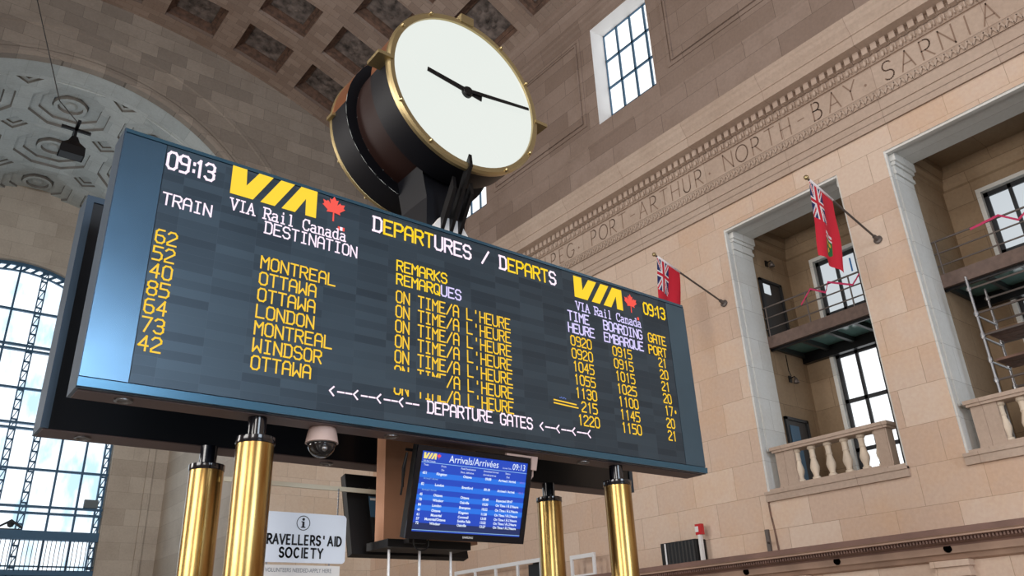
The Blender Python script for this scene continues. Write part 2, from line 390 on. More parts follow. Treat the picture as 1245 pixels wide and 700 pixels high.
def strokes(mb, text, o, h, pitch, w, th, R=Vector((1, 0, 0)), U=Vector((0, 0, 1)), font=G, cut=None):
    """lettering from flat strokes; o is the lower-left of the first cap; w = glyph width; cut=(lo,hi) keeps that band of each cap"""
    o = Vector(o)
    for i, ch in enumerate(text):
        if ch == ' ' or ch not in font: continue
        for pl in font[ch]:
            for (a, b) in zip(pl[:-1], pl[1:]):
                a = Vector((a[0]/4*w, a[1]/6*h)); b = Vector((b[0]/4*w, b[1]/6*h))
                if cut:
                    if max(a.y, b.y) < cut[0]*h or min(a.y, b.y) > cut[1]*h: continue
                    def cl(p, q):
                        for lim, sg in ((cut[0]*h, 1), (cut[1]*h, -1)):
                            if (p.y-lim)*sg < 0 and abs(q.y-p.y) > 1e-9: p = p+(q-p)*((lim-p.y)/(q.y-p.y))
                        return p
                    a, b = cl(a, b), cl(b, a)
                d = (b-a)
                if d.length < 1e-6: continue
                d.normalize(); a = a-d*th*.45; b = b+d*th*.45; nn = Vector((-d.y, d.x))*th*.5
                mb.poly([o+R*(i*pitch+p.x)+U*p.y for p in (a-nn, b-nn, b+nn, a+nn)])
    return mb
def font_into(mb, text, o, size, R=Vector((1, 0, 0)), U=Vector((0, 0, 1)), align='LEFT', sx=1.0, bold=0.0):
    cu = bpy.data.curves.new('tmp', 'FONT'); cu.body = text; cu.size = size; cu.align_x = align; cu.resolution_u = 3; cu.offset = bold
    ob = bpy.data.objects.new('tmp', cu); COL.objects.link(ob); bpy.context.view_layer.update()
    me = bpy.data.meshes.new_from_object(ob.evaluated_get(bpy.context.evaluated_depsgraph_get()))
    o = Vector(o)
    for p in me.polygons:
        mb.poly([o+R*me.vertices[i].co.x*sx+U*me.vertices[i].co.y for i in p.vertices])
    bpy.data.objects.remove(ob); bpy.data.curves.remove(cu); bpy.data.meshes.remove(me)
    return mb

# ================================================================== SETTING
WX, EY, LX, RY = 15.0, 27.4, -9.0, -32.0       # right wall, end wall, left wall, rear wall
HX = 3.0                                          # hall centre line
VR, VZ = 23.15, 1.6                               # vault radius and centre height
YA, YB = 2.9, 5.98                                # near bay opening
BAYS = [(7.05, 10.12), (2.91, 5.98), (-1.23, 1.84)]
CLER = [(11.5, 13.84), (19.67, 22.01), (3.33, 5.67), (-4.84, -2.5)]

mb = MB(); mb.poly([(LX, RY, 0), (WX, RY, 0), (WX, 40, 0), (LX, 40, 0)])
struct(mb.build('floor', 'marble_floor'))

def wall_grid(mb, holes, u0, u1, w0, w1, put, mat_of=None):
    us = sorted({u0, u1} | {h[0] for h in holes} | {h[1] for h in holes})
    ws = sorted({w0, w1} | {h[2] for h in holes} | {h[3] for h in holes})
    for a, b in zip(us[:-1], us[1:]):
        for c, d in zip(ws[:-1], ws[1:]):
            if any(h[0] <= a and b <= h[1] and h[2] <= c and d <= h[3] for h in holes): continue
            put(a, b, c, d)
# right wall: lower part (peach ashlar with the loggia openings) and upper part (clerestory)
ZS, ZL = 4.36, 10.69
ZU = 13.5
mb = MB()
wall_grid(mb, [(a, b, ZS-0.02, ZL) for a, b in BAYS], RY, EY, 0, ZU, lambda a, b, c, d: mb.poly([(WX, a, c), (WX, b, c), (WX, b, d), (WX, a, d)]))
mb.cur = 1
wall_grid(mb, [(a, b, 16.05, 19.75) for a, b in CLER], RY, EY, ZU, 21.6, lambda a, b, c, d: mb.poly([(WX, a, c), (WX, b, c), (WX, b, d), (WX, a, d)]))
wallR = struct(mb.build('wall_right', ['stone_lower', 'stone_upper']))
# raised borders: clerestory panels, plinth course and spring ledge
mb = MB()
mb.box(14.88, WX, RY, EY, 13.6, 15.3)
mb.sweep([(14.88, 0, 15.3), (14.84, 0, 15.34), (14.84, 0, 15.40), (15, 0, 15.46)], (0, RY, 0), (0, EY, 0))
def frame_yz(mb, y0, y1, z0, z1, w, p, x=WX):
    mb.box(x-p, x, y0, y1, z0, z0+w); mb.box(x-p, x, y0, y1, z1-w, z1)
    mb.box(x-p, x, y0, y0+w, z0+w, z1-w); mb.box(x-p, x, y1-w, y1, z0+w, z1-w)
for y0 in (14.35, 6.18, -1.99, 22.52):
    y1 = min(y0+4.81, EY-.3)
    frame_yz(mb, y0, y1, 16.28, 19.78, 0.10, 0.035); frame_yz(mb, y0+.16, y1-.16, 16.44, 19.62, 0.05, 0.055)
mb.sweep([(15, 0, 20.05), (14.94, 0, 20.12), (14.94, 0, 20.28), (14.9, 0, 20.34), (14.9, 0, 20.5), (15, 0, 20.56)], (0, RY, 0), (0, EY, 0))
mb.sweep([(15, 0, 20.95), (14.88, 0, 21.08), (14.88, 0, 21.3), (14.8, 0, 21.38), (14.8, 0, 21.52), (15.1, 0, 21.62)], (0, RY, 0), (0, EY, 0))
struct(mb.build('trim_upper_wall', 'stone_upper'))

# entablature above the loggia
def rz(r, p): return (WX-p, 0, 1.6+r*(WX-p))
prof = [rz(.646, 0), rz(.646, .07), rz(.657, .07), rz(.657, .09), rz(.668, .075), rz(.669, .11), rz(.6875, .11), rz(.6885, .16), rz(.7005, .16), rz(.703, .13), rz(.7045, .03),
        rz(.744, .03), rz(.746, .09), rz(.749, .12)]
mb = MB(); mb.sweep(prof, (0, RY, 0), (0, EY, 0))
mb.sweep([rz(.749, .12), rz(.763, .16), rz(.764, .2), (WX-.2, 0, 13.05), (WX-.57, 0, 13.05), (WX-.57, 0, 13.30), (WX-.60, 0, 13.31), (WX-.60, 0, 13.35), (WX-.64, 0, 13.42), (WX-.70, 0, 13.50), (WX-.73, 0, 13.58), (WX-.76, 0, 13.62), (WX-.76, 0, 13.72), (WX, 0, 13.80)], (0, RY, 0), (0, EY, 0))
struct(mb.build('trim_entablature', 'stone_trim'))
mb = MB()
y = -3.0
while y < EY:                       # dentils and the egg moulding under them
    mb.box(WX-.33, WX-.19, y, y+.125, 12.885, 13.05); y += 0.205
struct(mb.build('trim_dentils', 'stone_trim'))
mb = MB(); y = -3.0
while y < EY:
    mb.ball((WX-.15, y, 12.80), .062, 6, (0.7, 1, 1.25)); mb.box(WX-.19, WX-.12, y+.09, y+.115, 12.74, 12.87); y += 0.205
struct(mb.build('trim_egg_moulding', 'stone_trim'))
mb = MB(); y = -3.0; zb = 1.6+.6945*14.84
while y < EY:                       # leaf ornament band below the inscription
    for sg in (1, -1):
        c = Vector((WX-.17, y+.035*sg, zb)); d = Vector((0, .035*sg, .075)); n = Vector((0, .022, -.012*sg))
        mb.prism([c-d-n*.6, c-d+n*.6, c+d+n, c+d-n], (-.03, 0, 0))
    mb.ball((WX-.165, y+.075, zb+.03), .026, 5); mb.ball((WX-.165, y+.0, zb-.05), .022, 5); y += 0.15
struct(mb.build('trim_leaf_band', 'stone_trim'))
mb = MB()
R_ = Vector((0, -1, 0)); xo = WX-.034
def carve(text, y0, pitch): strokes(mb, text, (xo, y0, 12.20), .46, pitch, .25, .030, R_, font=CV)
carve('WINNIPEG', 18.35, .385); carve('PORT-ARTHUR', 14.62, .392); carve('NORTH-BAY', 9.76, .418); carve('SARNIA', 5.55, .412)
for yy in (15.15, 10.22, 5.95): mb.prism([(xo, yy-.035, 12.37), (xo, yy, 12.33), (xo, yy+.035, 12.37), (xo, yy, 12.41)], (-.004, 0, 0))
struct(mb.build('trim_inscription', 'groove_shade'))

# lower cornice with its ledge and the wall of pilasters beneath it
CZ = 3.13
mb = MB()
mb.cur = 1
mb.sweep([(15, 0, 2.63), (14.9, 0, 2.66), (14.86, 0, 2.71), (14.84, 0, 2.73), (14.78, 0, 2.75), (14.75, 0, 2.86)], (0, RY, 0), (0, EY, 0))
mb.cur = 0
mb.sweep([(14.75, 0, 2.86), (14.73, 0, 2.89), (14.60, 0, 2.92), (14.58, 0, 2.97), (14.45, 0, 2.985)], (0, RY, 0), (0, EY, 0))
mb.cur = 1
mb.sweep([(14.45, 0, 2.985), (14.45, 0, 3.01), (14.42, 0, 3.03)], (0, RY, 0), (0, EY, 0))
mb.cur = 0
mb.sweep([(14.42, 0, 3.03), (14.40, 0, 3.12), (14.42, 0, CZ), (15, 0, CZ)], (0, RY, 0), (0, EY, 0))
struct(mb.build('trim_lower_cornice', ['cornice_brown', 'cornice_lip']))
mb = MB(); y = 2.0
while y < EY:
    mb.box(14.54, 14.60, y, y+.03, 2.925, 2.975); y += 0.058
struct(mb.build('trim_cornice_dentils', 'cornice_brown'))
mb = MB()
for k in range(10):
    yy = 4.5+2.1*k; mb.lathe([(.07, 0), (.07, .02)], (14.765, yy, 2.83), (-1, 0, 0), 14)
struct(mb.build('trim_cornice_vents', 'void_black'))
mb = MB()
for yc in (3.5, 6.65, 9.75, 12.8, 15.9, 19):
    mb.box(14.86, WX, yc-.27, yc+.27, 0, 2.38); mb.box(14.80, WX, yc-.31, yc+.31, 2.38, 2.46); mb.box(14.83, WX, yc-.29, yc+.29, 2.46, 2.54); mb.box(14.77, WX, yc-.33, yc+.33, 2.54, 2.64)
struct(mb.build('trim_pilasters', 'stone_lower'))

# ---- loggia bays behind the openings
def build_bay(k, y0, y1):
    c = (y0+y1)/2
    for yy in (y0, y1):                             # jambs, sill and lintel soffit (wall is a metre thick)
        mb = MB(); mb.poly([(WX, yy, ZS-.02), (WX+1.0, yy, ZS-.02), (WX+1.0, yy, ZL), (WX, yy, ZL)])
        struct(mb.build('wall_right_jamb', 'stone_jamb'))
    mb = MB(); mb.poly([(WX, y0, ZL), (WX+1.0, y0, ZL), (WX+1.0, y1, ZL), (WX, y1, ZL)]); struct(mb.build('ceiling_lintel', 'stone_jamb'))
    mb = MB(); mb.poly([(WX, y0, ZS-.02), (WX+1.0, y0, ZS-.02), (WX+1.0, y1, ZS-.02), (WX, y1, ZS-.02)])
    struct(mb.build('trim_bay_sill', 'stone_jamb'))
    mb = MB()                                       # moulded edge and pilaster capitals of the jambs
    for yy, s in ((y1, -1), (y0, 1)):
        for (xa, xb, za, zb, pr) in ((15.02, 15.10, ZS, ZL, .035), (15.24, 16.0, ZS+.9, 10.22, .03), (15.22, 16.02, 10.22, 10.30, .07), (15.24, 16.0, 10.30, 10.42, .05), (15.21, 16.03, 10.42, 10.50, .09), (15.18, 16.05, 10.50, ZL, .13)):
            mb.box(xa, xb, min(yy, yy+s*pr), max(yy, yy+s*pr), za, zb)
    mb.box(15.03, 15.13, y0+.035, y1-.035, ZL-.05, ZL)
    struct(mb.build('trim_jamb', 'stone_jamb'))
    # inner room
    X1, X2, ya, yb, zt = 16.0, 17.55, y0-.0, y1+.0, 11.05
    mb = MB()
    mb.cur = 0
    wy0, wy1 = c-.80, c+.80
    wall_grid(mb, [(wy0, wy1, 4.55, 10.2)], ya-.5, yb+.0, 3.9, zt, lambda a, b, cc, d: mb.poly([(X2, a, cc), (X2, b, cc), (X2, b, d), (X2, a, d)]))
    mb.cur = 1
    mb.poly([(X1, yb, 3.9), (X2, yb, 3.9), (X2, yb, zt), (X1, yb, zt)]); mb.poly([(X1, ya-.5, 3.9), (X2, ya-.5, 3.9), (X2, ya-.5, zt), (X1, ya-.5, zt)])
    mb.cur = 0
    mb.poly([(X1, ya-.5, 4.3), (X2, ya-.5, 4.3), (X2, yb, 4.3), (X1, yb, 4.3)]); mb.poly([(X1, ya-.5, zt), (X2, ya-.5, zt), (X2, yb, zt), (X1, yb, zt)])
    mb.poly([(X1, ya-.5, ZL), (X1, yb, ZL), (X1, yb, zt), (X1, ya-.5, zt)]); mb.poly([(X1, ya-.5, 3.9), (X1, ya, 3.9), (X1, ya, zt), (X1, ya-.5, zt)])
    struct(mb.build('wall_right_bay', ['stone_bay', 'stone_bay_side']))
    mb = MB()                                       # cornice round the bay ceiling
    mb.sweep([(X2, 0, 10.52), (X2-.05, 0, 10.55), (X2-.05, 0, 10.64), (X2-.10, 0, 10.72), (X2-.10, 0, 10.80), (X2-.2, 0, 10.9), (X2-.2, 0, zt)], (0, ya-.5, 0), (0, yb, 0))
    mb.sweep([(0, yb, 10.52), (0, yb-.05, 10.55), (0, yb-.05, 10.64), (0, yb-.10, 10.72), (0, yb-.10, 10.80), (0, yb-.2, 10.9), (0, yb-.2, zt)], (X1, 0, 0), (X2, 0, 0))
    struct(mb.build('trim_bay_cornice', 'stone_bay'))
    # window of the bay: light surround, dark bars, panes
    mb = MB()
    for yy in (wy0, wy1): mb.poly([(X2, yy, 4.55), (X2+.25, yy, 4.55), (X2+.25, yy, 10.2), (X2, yy, 10.2)])
    mb.poly([(X2, wy0, 10.2), (X2+.25, wy0, 10.2), (X2+.25, wy1, 10.2), (X2, wy1, 10.2)])
    mb.box(X2-.03, X2+.01, wy1, wy1+.09, 4.55, 10.2); mb.box(X2-.03, X2+.01, wy0-.09, wy0, 4.55, 10.2); mb.box(X2-.03, X2+.01, wy0-.09, wy1+.09, 10.2, 10.29)
    w = struct(mb.build('window_%d' % (10+k), 'stone_jamb'))
    mb = MB(); xf = X2+.10
    for yy in (wy1-.09, c+.235-.0, c-.30, wy0): mb.box(xf, xf+.08, yy, yy+.075 if yy != wy1-.09 else wy1, 4.55, 10.2)
    for zz, hh in ((10.10, .1), (8.72, .09), (7.62, .12), (6.50, .09), (5.35, .09), (4.55, .1)): mb.box(xf, xf+.08, wy0, wy1, zz, zz+hh)
    mb.build('window_frame', 'window_bar_dark', w)
    MB().poly([(xf+.05, wy0, 7.62), (xf+.05, wy1, 7.62), (xf+.05, wy1, 10.2), (xf+.05, wy0, 10.2)]).build('window_pane', 'pane_bay', w)
    MB().poly([(xf+.05, wy0, 4.55), (xf+.05, wy1, 4.55), (xf+.05, wy1, 7.62), (xf+.05, wy0, 7.62)]).build('window_pane', 'pane_bay_low', w)
    if k == 0: mb = MB(); mb.box(xf-.01, xf-.005, c-.13, c-.09, 9.62, 9.98); part_label(mb.build('tape_strip', 'tape_blue', w), 'blue tape strip on the upper pane')
    for j, zb in enumerate((4.3, 7.95) if k == 0 else ()):            # side doors, one per level
        mb = MB(); zt2 = 6.1 if j == 0 else 9.62
        mb.box(16.16, 16.96, yb-.03, yb-.004, zb, zt2)
        d = struct(mb.build('door_%d' % (1+2*k+j), 'door_dark'))
        mb = MB(); mb.box(16.10, 16.18, yb-.06, yb, zb, zt2+.06); mb.box(16.94, 17.02, yb-.06, yb, zb, zt2+.06); mb.box(16.10, 17.02, yb-.06, yb, zt2, zt2+.07)
        mb.build('door_frame', 'window_bar_dark', d)
        if j == 1: MB().box(16.24, 16.5, yb-.045, yb-.03, 9.30, 9.56).build('door_pane', 'pane_bay', d)
        else: MB().box(16.24, 16.60, yb-.045, yb-.03, 4.5, 5.98).build('door_panel', 'window_bar', d)
for k, (a, b) in enumerate(BAYS): build_bay(k, a, b)

# ---- clerestory windows
for k, (a, b) in enumerate(CLER):
    mb = MB(); xg = 15.64
    for yy in (a, b): mb.poly([(WX, yy, 16.05), (xg, yy, 16.62), (xg, yy, 19.8), (WX, yy, 19.75)])
    mb.poly([(WX, a, 16.05), (WX, b, 16.05), (xg, b, 16.62), (xg, a, 16.62)]); mb.poly([(WX, a, 19.75), (WX, b, 19.75), (xg, b, 19.8), (xg, a, 19.8)])
    w = struct(mb.build('window_%d' % (1+k), 'white_paint'))
    mb = MB(); n = 4; x0 = xg-.05
    for i in range(n+1): yy = a+(b-a)*i/n; mb.box(x0, x0+.05, max(a, yy-.035), min(b, yy+.035), 16.6, 19.8)
    for i in range(4): zz = 16.62+3.18*i/3; mb.box(x0, x0+.05, a, b, max(16.6, zz-.035), zz+.035)
    mb.build('window_frame', 'window_bar', w)
    MB().poly([(xg, a, 16.6), (xg, b, 16.6), (xg, b, 19.8), (xg, a, 19.8)]).build('window_pane', 'pane', w)

# ---- coffered vault
VA = math.degrees(math.asin((WX+.05-HX)/VR))
ths = []; CEN = [6.85*i for i in range(-4, 5)]; HW = 2.36
for c in CEN: ths += [(c-HW, 'e'), (c+HW, 'e')]
edges = sorted([-VA, VA]+[t for t, _ in ths if -VA < t < VA])
def vp(t, y, r): return (HX+r*sin(rad(t)), y, VZ+r*cos(rad(t)))
YC = [25.75-2.66*i for i in range(0, 21)]; HY = .93
ye = sorted([RY, EY+.02]+[c+s*HY for c in YC for s in (-1, 1)])
mb = MB()
for i, (a, b) in enumerate(zip(edges[:-1], edges[1:])):
    ct = any(abs((a+b)/2-c) < .3 for c in CEN) and (b-a) > 3
    for c, d in zip(ye[:-1], ye[1:]):
        cy = any(abs((c+d)/2-q) < .05 for q in YC)
        if ct and cy:
            def ring(k, r): 
                ka = k; return [vp(a+ka*.55, c+ka*.20, r), vp(b-ka*.55, c+ka*.20, r), vp(b-ka*.55, d-ka*.20, r), vp(a+ka*.55, d-ka*.20, r)]
            lv = [(0, VR), (0, VR+.16), (.55, VR+.20), (.6, VR+.34), (1.15, VR+.38), (1.2, VR+.46)]
            for (k0, q0), (k1, q1) in zip(lv[:-1], lv[1:]):
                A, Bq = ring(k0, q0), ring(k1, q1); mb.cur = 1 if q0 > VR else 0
                for j in range(4): j2 = (j+1) % 4; mb.poly([A[j], A[j2], Bq[j2], Bq[j]])
            mb.cur = 2; mb.poly(ring(*lv[-1])); mb.cur = 0
        else:
            mb.cur = 0; ns = max(1, int((b-a)/1.5))
            for q in range(ns):
                t0, t1 = a+(b-a)*q/ns, a+(b-a)*(q+1)/ns
                mb.poly([vp(t0, c, VR), vp(t1, c, VR), vp(t1, d, VR), vp(t0, d, VR)])
struct(mb.build('ceiling', ['vault_rib', 'vault_border', 'vault_rosette']))
mb = MB()                           # rosettes in the middle of each coffer near the end wall
for c in CEN:
    for q in YC[:8]:
        if abs(c) < VA-3:
            o = Vector(vp(c, q, VR+.46)); ax = -Vector((sin(rad(c)), 0, cos(rad(c))))
            for j in range(8):
                aa = 2*PI*j/8; tx = Vector((cos(rad(c)), 0, -sin(rad(c)))); e = o+tx*.36*cos(aa)+Vector((0, .36*sin(aa), 0))
                mb.ball(e, .13, 6, (1, 1, .3))
            mb.ball(o, .15, 7, (1, 1, .4))
struct(mb.build('trim_rosettes', 'vault_rosette'))

# ---- end wall with the great arched recess
AX, AZ, AR, BY = 2.99, 14.26, 7.29, 38.0
def arcpts(r, a0=90, a1=-90, n=48, cx=AX, cz=AZ): return [(cx+r*sin(rad(a0+(a1-a0)*i/n)), cz+r*cos(rad(a0+(a1-a0)*i/n))) for i in range(n+1)]
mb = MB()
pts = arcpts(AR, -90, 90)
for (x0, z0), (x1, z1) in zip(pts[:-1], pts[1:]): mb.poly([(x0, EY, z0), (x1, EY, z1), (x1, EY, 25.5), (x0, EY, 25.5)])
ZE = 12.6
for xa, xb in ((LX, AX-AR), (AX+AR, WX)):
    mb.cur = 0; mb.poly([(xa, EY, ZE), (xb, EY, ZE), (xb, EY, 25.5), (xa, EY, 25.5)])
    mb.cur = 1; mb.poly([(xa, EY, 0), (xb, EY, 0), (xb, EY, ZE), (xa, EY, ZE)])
struct(mb.build('wall_front', ['stone_end', 'stone_end_low_lit']))
mb = MB()                           # archivolt rings round the recess
def arch_ring(mb, prof, down=True):
    """prof: (radius, y) swept round the arch and down the jambs"""
    rows = [[(AX-r_, y_, 0) for r_, y_ in prof]] if down else []
    for i in range(49):
        t = rad(-90+180*i/48); rows.append([(AX+r_*sin(t), y_, AZ+r_*cos(t)) for r_, y_ in prof])
    if down: rows.append([(AX+r_, y_, 0) for r_, y_ in prof])
    for A, Bq in zip(rows[:-1], rows[1:]):
        for j in range(len(prof)-1): mb.poly([A[j], A[j+1], Bq[j+1], Bq[j]])
arch_ring(mb, [(AR-.02, EY+.3), (AR-.02, EY-.02), (AR+.10, EY-.10), (AR+.22, EY-.10), (AR+.30, EY-.05), (AR+.42, EY-.05), (AR+.46, EY)])
arch_ring(mb, [(8.62, EY), (8.66, EY-.05), (8.82, EY-.05), (8.86, EY)], False)
struct(mb.build('trim_arch', 'stone_end'))
mb = MB()                           # recess jambs
for xx in (AX-AR, AX+AR): mb.poly([(xx, EY, 0), (xx, BY, 0), (xx, BY, AZ), (xx, EY, AZ)])
struct(mb.build('wall_front_jamb', 'stone_archback'))
# recess soffit with octagon and diamond coffers, mapped on the half cylinder
def sf(ang, y, dr): t = rad(ang); r = AR+dr; return (AX+r*sin(t), y, AZ+r*cos(t))
PA = 25.714; PY = 3.37; k1 = PA/PY     # degrees per metre along the barrel
mb = MB()
def octa(ca, cy, s, dr): 
    e = s*.4142; return [sf(ca+dx*k1, cy+dy, dr) for dx, dy in ((-s, -e), (-e, -s), (e, -s), (s, -e), (s, e), (e, s), (-e, s), (-s, e))]
YO = [30.46-PY, 30.46, 33.83, 37.20]
for ia in range(-3, 4):
    ca = ia*PA-1.8
    for cy in YO[1:]:
        h = PY/2; s0 = 1.40
        # flat field from the cell border to the octagon, leaving the corners for the diamonds
        e = s0*.4142; q = .62
        cell = [(-h, -h+q), (-h+q, -h), (h-q, -h), (h, -h+q), (h, h-q), (h-q, h), (-h+q, h), (-h, h-q)]
        oc = [(-s0, -e), (-e, -s0), (e, -s0), (s0, -e), (s0, e), (e, s0), (-e, s0), (-s0, e)]
        mb.cur = 0
        ymax = BY-.02
        def P(dx, dy, dr): return sf(ca+dx*k1, cy+dy, dr)
        if cy == YO[1]: mb.poly([P(*cell[1], 0), P(*cell[2], 0), P(*cell[2], .2), P(0, -h, .2), P(*cell[1], .2)])
        for j in range(8):
            j2 = (j+1) % 8; mb.poly([P(*cell[j], 0), P(*cell[j2], 0), P(*oc[j2], 0), P(*oc[j], 0)])
        lv = [(1.40, 0), (1.375, .11), (1.06, .12), (1.04, .22), (.62, .23)]
        for (sa, da), (sb, db) in zip(lv[:-1], lv[1:]):
            for j in range(8):
                j2 = (j+1) % 8; u = lambda p, s, d: P(p[0]/s0*s, p[1]/s0*s, d)
                mb.cur = 1 if sa-sb < .05 else 0
                mb.poly([u(oc[j], sa, da), u(oc[j2], sa, da), u(oc[j2], sb, db), u(oc[j], sb, db)])
        # round boss
        lb = [(.62, .23), (.60, .10), (.46, .09), (.43, .20), (.24, .20), (.17, .12), (.0, .10)]
        for (ra, da), (rb_, db) in zip(lb[:-1], lb[1:]):
            mb.cur = 1 if abs(ra-rb_) < .05 else 0
            for j in range(16):
                a0, a1 = 2*PI*j/16, 2*PI*(j+1)/16; u = lambda r, a, d: P(r*cos(a), r*sin(a), d)
                if rb_ > 0: mb.poly([u(ra, a0, da), u(ra, a1, da), u(rb_, a1, db), u(rb_, a0, db)])
                else: mb.poly([u(ra, a0, da), u(ra, a1, da), u(0, 0, db)])
    # diamonds at the corners between octagons
    for cy in (32.145, 35.515, 28.775):
        if ia == 3: continue
        cb_ = ca+PA/2; q = .62
        rg = lambda s, d: [sf(cb_+dx*s*k1, cy+dy*s, d) for dx, dy in ((-q, 0), (0, -q), (q, 0), (0, q))]
        lv = [(1, 0), (.80, 0), (.775, .09), (.50, .10), (.48, .17)]
        for (sa, da), (sb, db) in zip(lv[:-1], lv[1:]):
            mb.cur = 1 if sa-sb < .05 else 0; A, Bq = rg(sa, da), rg(sb, db)
            for j in range(4): j2 = (j+1) % 4; mb.poly([A[j], A[j2], Bq[j2], Bq[j]])
        mb.cur = 0; mb.poly(rg(.48, .17))
mb.cur = 0
for i in range(48):                  # masonry shell behind the coffers
    a0, a1 = -90+180*i/48, -90+180*(i+1)/48
    mb.poly([sf(a0, EY, .45), sf(a1, EY, .45), sf(a1, BY+1, .45), sf(a0, BY+1, .45)])
for i in range(48):                  # plain band by the arch mouth
    a0, a1 = -90+180*i/48, -90+180*(i+1)/48
    mb.poly([sf(a0, EY, 0), sf(a1, EY, 0), sf(a1, 28.80, 0), sf(a0, 28.80, 0)])
struct(mb.build('ceiling_recess', ['stone_soffit', 'stone_soffit_edge']))
# back wall of the recess with the great arched window
WR, WZ, WB = 4.95, 13.15, 4.9
mb = MB()
pts = [(AX+WR*sin(rad(-90+180*i/40)), WZ+WR*cos(rad(-90+180*i/40))) for i in range(41)]
for (x0, z0), (x1, z1) in zip(pts[:-1], pts[1:]): mb.poly([(x0, BY, z0), (x1, BY, z1), (x1, BY, 22.2), (x0, BY, 22.2)])
for s in (-1, 1): mb.poly([(AX+s*WR, BY, 0), (AX+s*(AR+.6), BY, 0), (AX+s*(AR+.6), BY, 22.2), (AX+s*WR, BY, 22.2)])
mb.poly([(AX-WR, BY, 0), (AX+WR, BY, 0), (AX+WR, BY, 3.2), (AX-WR, BY, 3.2)])
for (x0, z0), (x1, z1) in zip(pts[:-1], pts[1:]): mb.poly([(x0, BY, z0), (x1, BY, z1), (x1, BY+.6, z1), (x0, BY+.6, z0)])
for s in (-1, 1): mb.poly([(AX+s*WR, BY, 0), (AX+s*WR, BY+.6, 0), (AX+s*WR, BY+.6, WZ), (AX+s*WR, BY, WZ)])
struct(mb.build('wall_front_recess', 'stone_archback'))
mb = MB()
for s in (-1, 1): mb.box(AX+s*6.55-.13, AX+s*6.55+.13, BY-.12, BY, 0, AZ-.4)
struct(mb.build('trim_recess_pilaster', 'stone_archback'))
wy = BY+.30
mb = MB()
mb.poly([(AX-WR, wy+.15, 3.2)]+[(AX+WR, wy+.15, 3.2)]+[(p[0], wy+.15, p[1]) for p in reversed(pts)])
wpane = MB()
win = thing('window_20', 'x', 'x'); del win['label']; del win['category']; win['kind'] = 'structure'
mb.build('window_pane', 'pane_blue', win)
mb = MB(); mb2 = MB()
def ztop(x): return WZ+math.sqrt(max(0, WR*WR-(x-AX)**2))
pit = .984
for i in range(-4, 5):
    x = AX+i*pit
    if abs(i) in (1, 2):             # double mullions with a lattice between them
        for dx in (-.13, .10): mb.box(x+dx, x+dx+.045, wy-.1, wy+.05, 3.2, ztop(x))
        z = 5.2
        while z < ztop(x)-.1:
            mb2.box(x-.09, x+.10, wy-.04, wy, z, z+.07); mb2.prism([(x-.09, wy-.03, z+.07), (x-.05, wy-.03, z+.07), (x+.10, wy-.03, z+.42), (x+.06, wy-.03, z+.42)], (0, .04, 0)); z += .42
    else: mb.box(x-.04, x+.04, wy-.06, wy+.05, 3.2, ztop(x))
for s in (-1, 1):
    x = AX+s*(WR-.06)
    for dx in (-.22, 0): mb.box(x+(dx if s > 0 else -dx)-.03, x+(dx if s > 0 else -dx)+.03, wy-.1, wy+.05, 3.2, ztop(x) if dx == 0 else ztop(x-s*.22))
    z = 5.2
    while z < WZ-.2:
        xx = x-s*.11; mb2.box(xx-.10, xx+.10, wy-.04, wy, z, z+.07); mb2.prism([(xx-.09, wy-.03, z+.07), (xx-.05, wy-.03, z+.07), (xx+.10, wy-.03, z+.42), (xx+.06, wy-.03, z+.42)], (0, .04, 0)); z += .42
def hbar(z, h, d=.08):
    w_ = WR if z < WZ else math.sqrt(max(0, WR*WR-(z-WZ)**2)); mb.box(AX-w_, AX+w_, wy-d, wy+.06, z-h/2, z+h/2)
for z in (15.9, 12.46, 9.12): hbar(z, .09)
for z in (14.33, 14.12, 10.98, 10.76, 7.62, 7.36): hbar(z, .09, .12)
hbar(6.48, .36, .22); hbar(5.05, .2, .2); hbar(5.30, .05, .12); hbar(4.0, 1.9, .1)
arr = []                              # heavy arched head of the frame
for i in range(40):
    t0, t1 = rad(-90+180*i/40), rad(-90+180*(i+1)/40)
    q = [(AX+r*sin(t), WZ+r*cos(t)) for r, t in ((WR-.42, t0), (WR-.42, t1), (WR, t1), (WR, t0))]
    q2 = [(AX+r*sin(t), WZ+r*cos(t)) for r, t in ((WR-.42, t0), (WR-.42, t1), (WR-.36, t1), (WR-.36, t0))]
    q3 = [(AX+r*sin(t), WZ+r*cos(t)) for r, t in ((WR-.14, t0), (WR-.14, t1), (WR, t1), (WR, t0))]
    for qq in (q2, q3): mb.prism([(x, wy-.08, z) for x, z in qq], (0, .12, 0))
    if i % 1 == 0: mb2.prism([(AX+(WR-.38)*sin(t0), wy-.05, WZ+(WR-.38)*cos(t0)), (AX+(WR-.38)*sin(t0+.03), wy-.05, WZ+(WR-.38)*cos(t0+.03)), (AX+(WR-.1)*sin(t1), wy-.05, WZ+(WR-.1)*cos(t1)), (AX+(WR-.1)*sin(t1-.03), wy-.05, WZ+(WR-.1)*cos(t1-.03))], (0, .06, 0))
mb.build('window_frame', 'window_bar', win); mb2.build('window_lattice', 'window_bar', win)
mb = MB()                             # thin railing bars in front of the lowest row, pediment over the walkway
x = AX-WR+.15
while x < AX+WR: mb.box(x-.012, x+.012, wy-.2, wy-.17, 5.1, 6.35); x += .164
mb.build('window_railing', 'window_bar_dark', win)
mb = MB()
for xc in (4.69-.05, 1.3):
    for s in (-1, 1): mb.prism([(xc, wy-.25, 7.06), (xc+s*.42, wy-.25, 6.78), (xc+s*.42, wy-.25, 6.70), (xc, wy-.25, 6.95)], (0, .12, 0))
    mb.ball((xc, wy-.2, 6.86), .13, 8, (1, .5, 1)); mb.box(xc-.4, xc+.4, wy-.22, wy-.14, 6.66, 6.70)
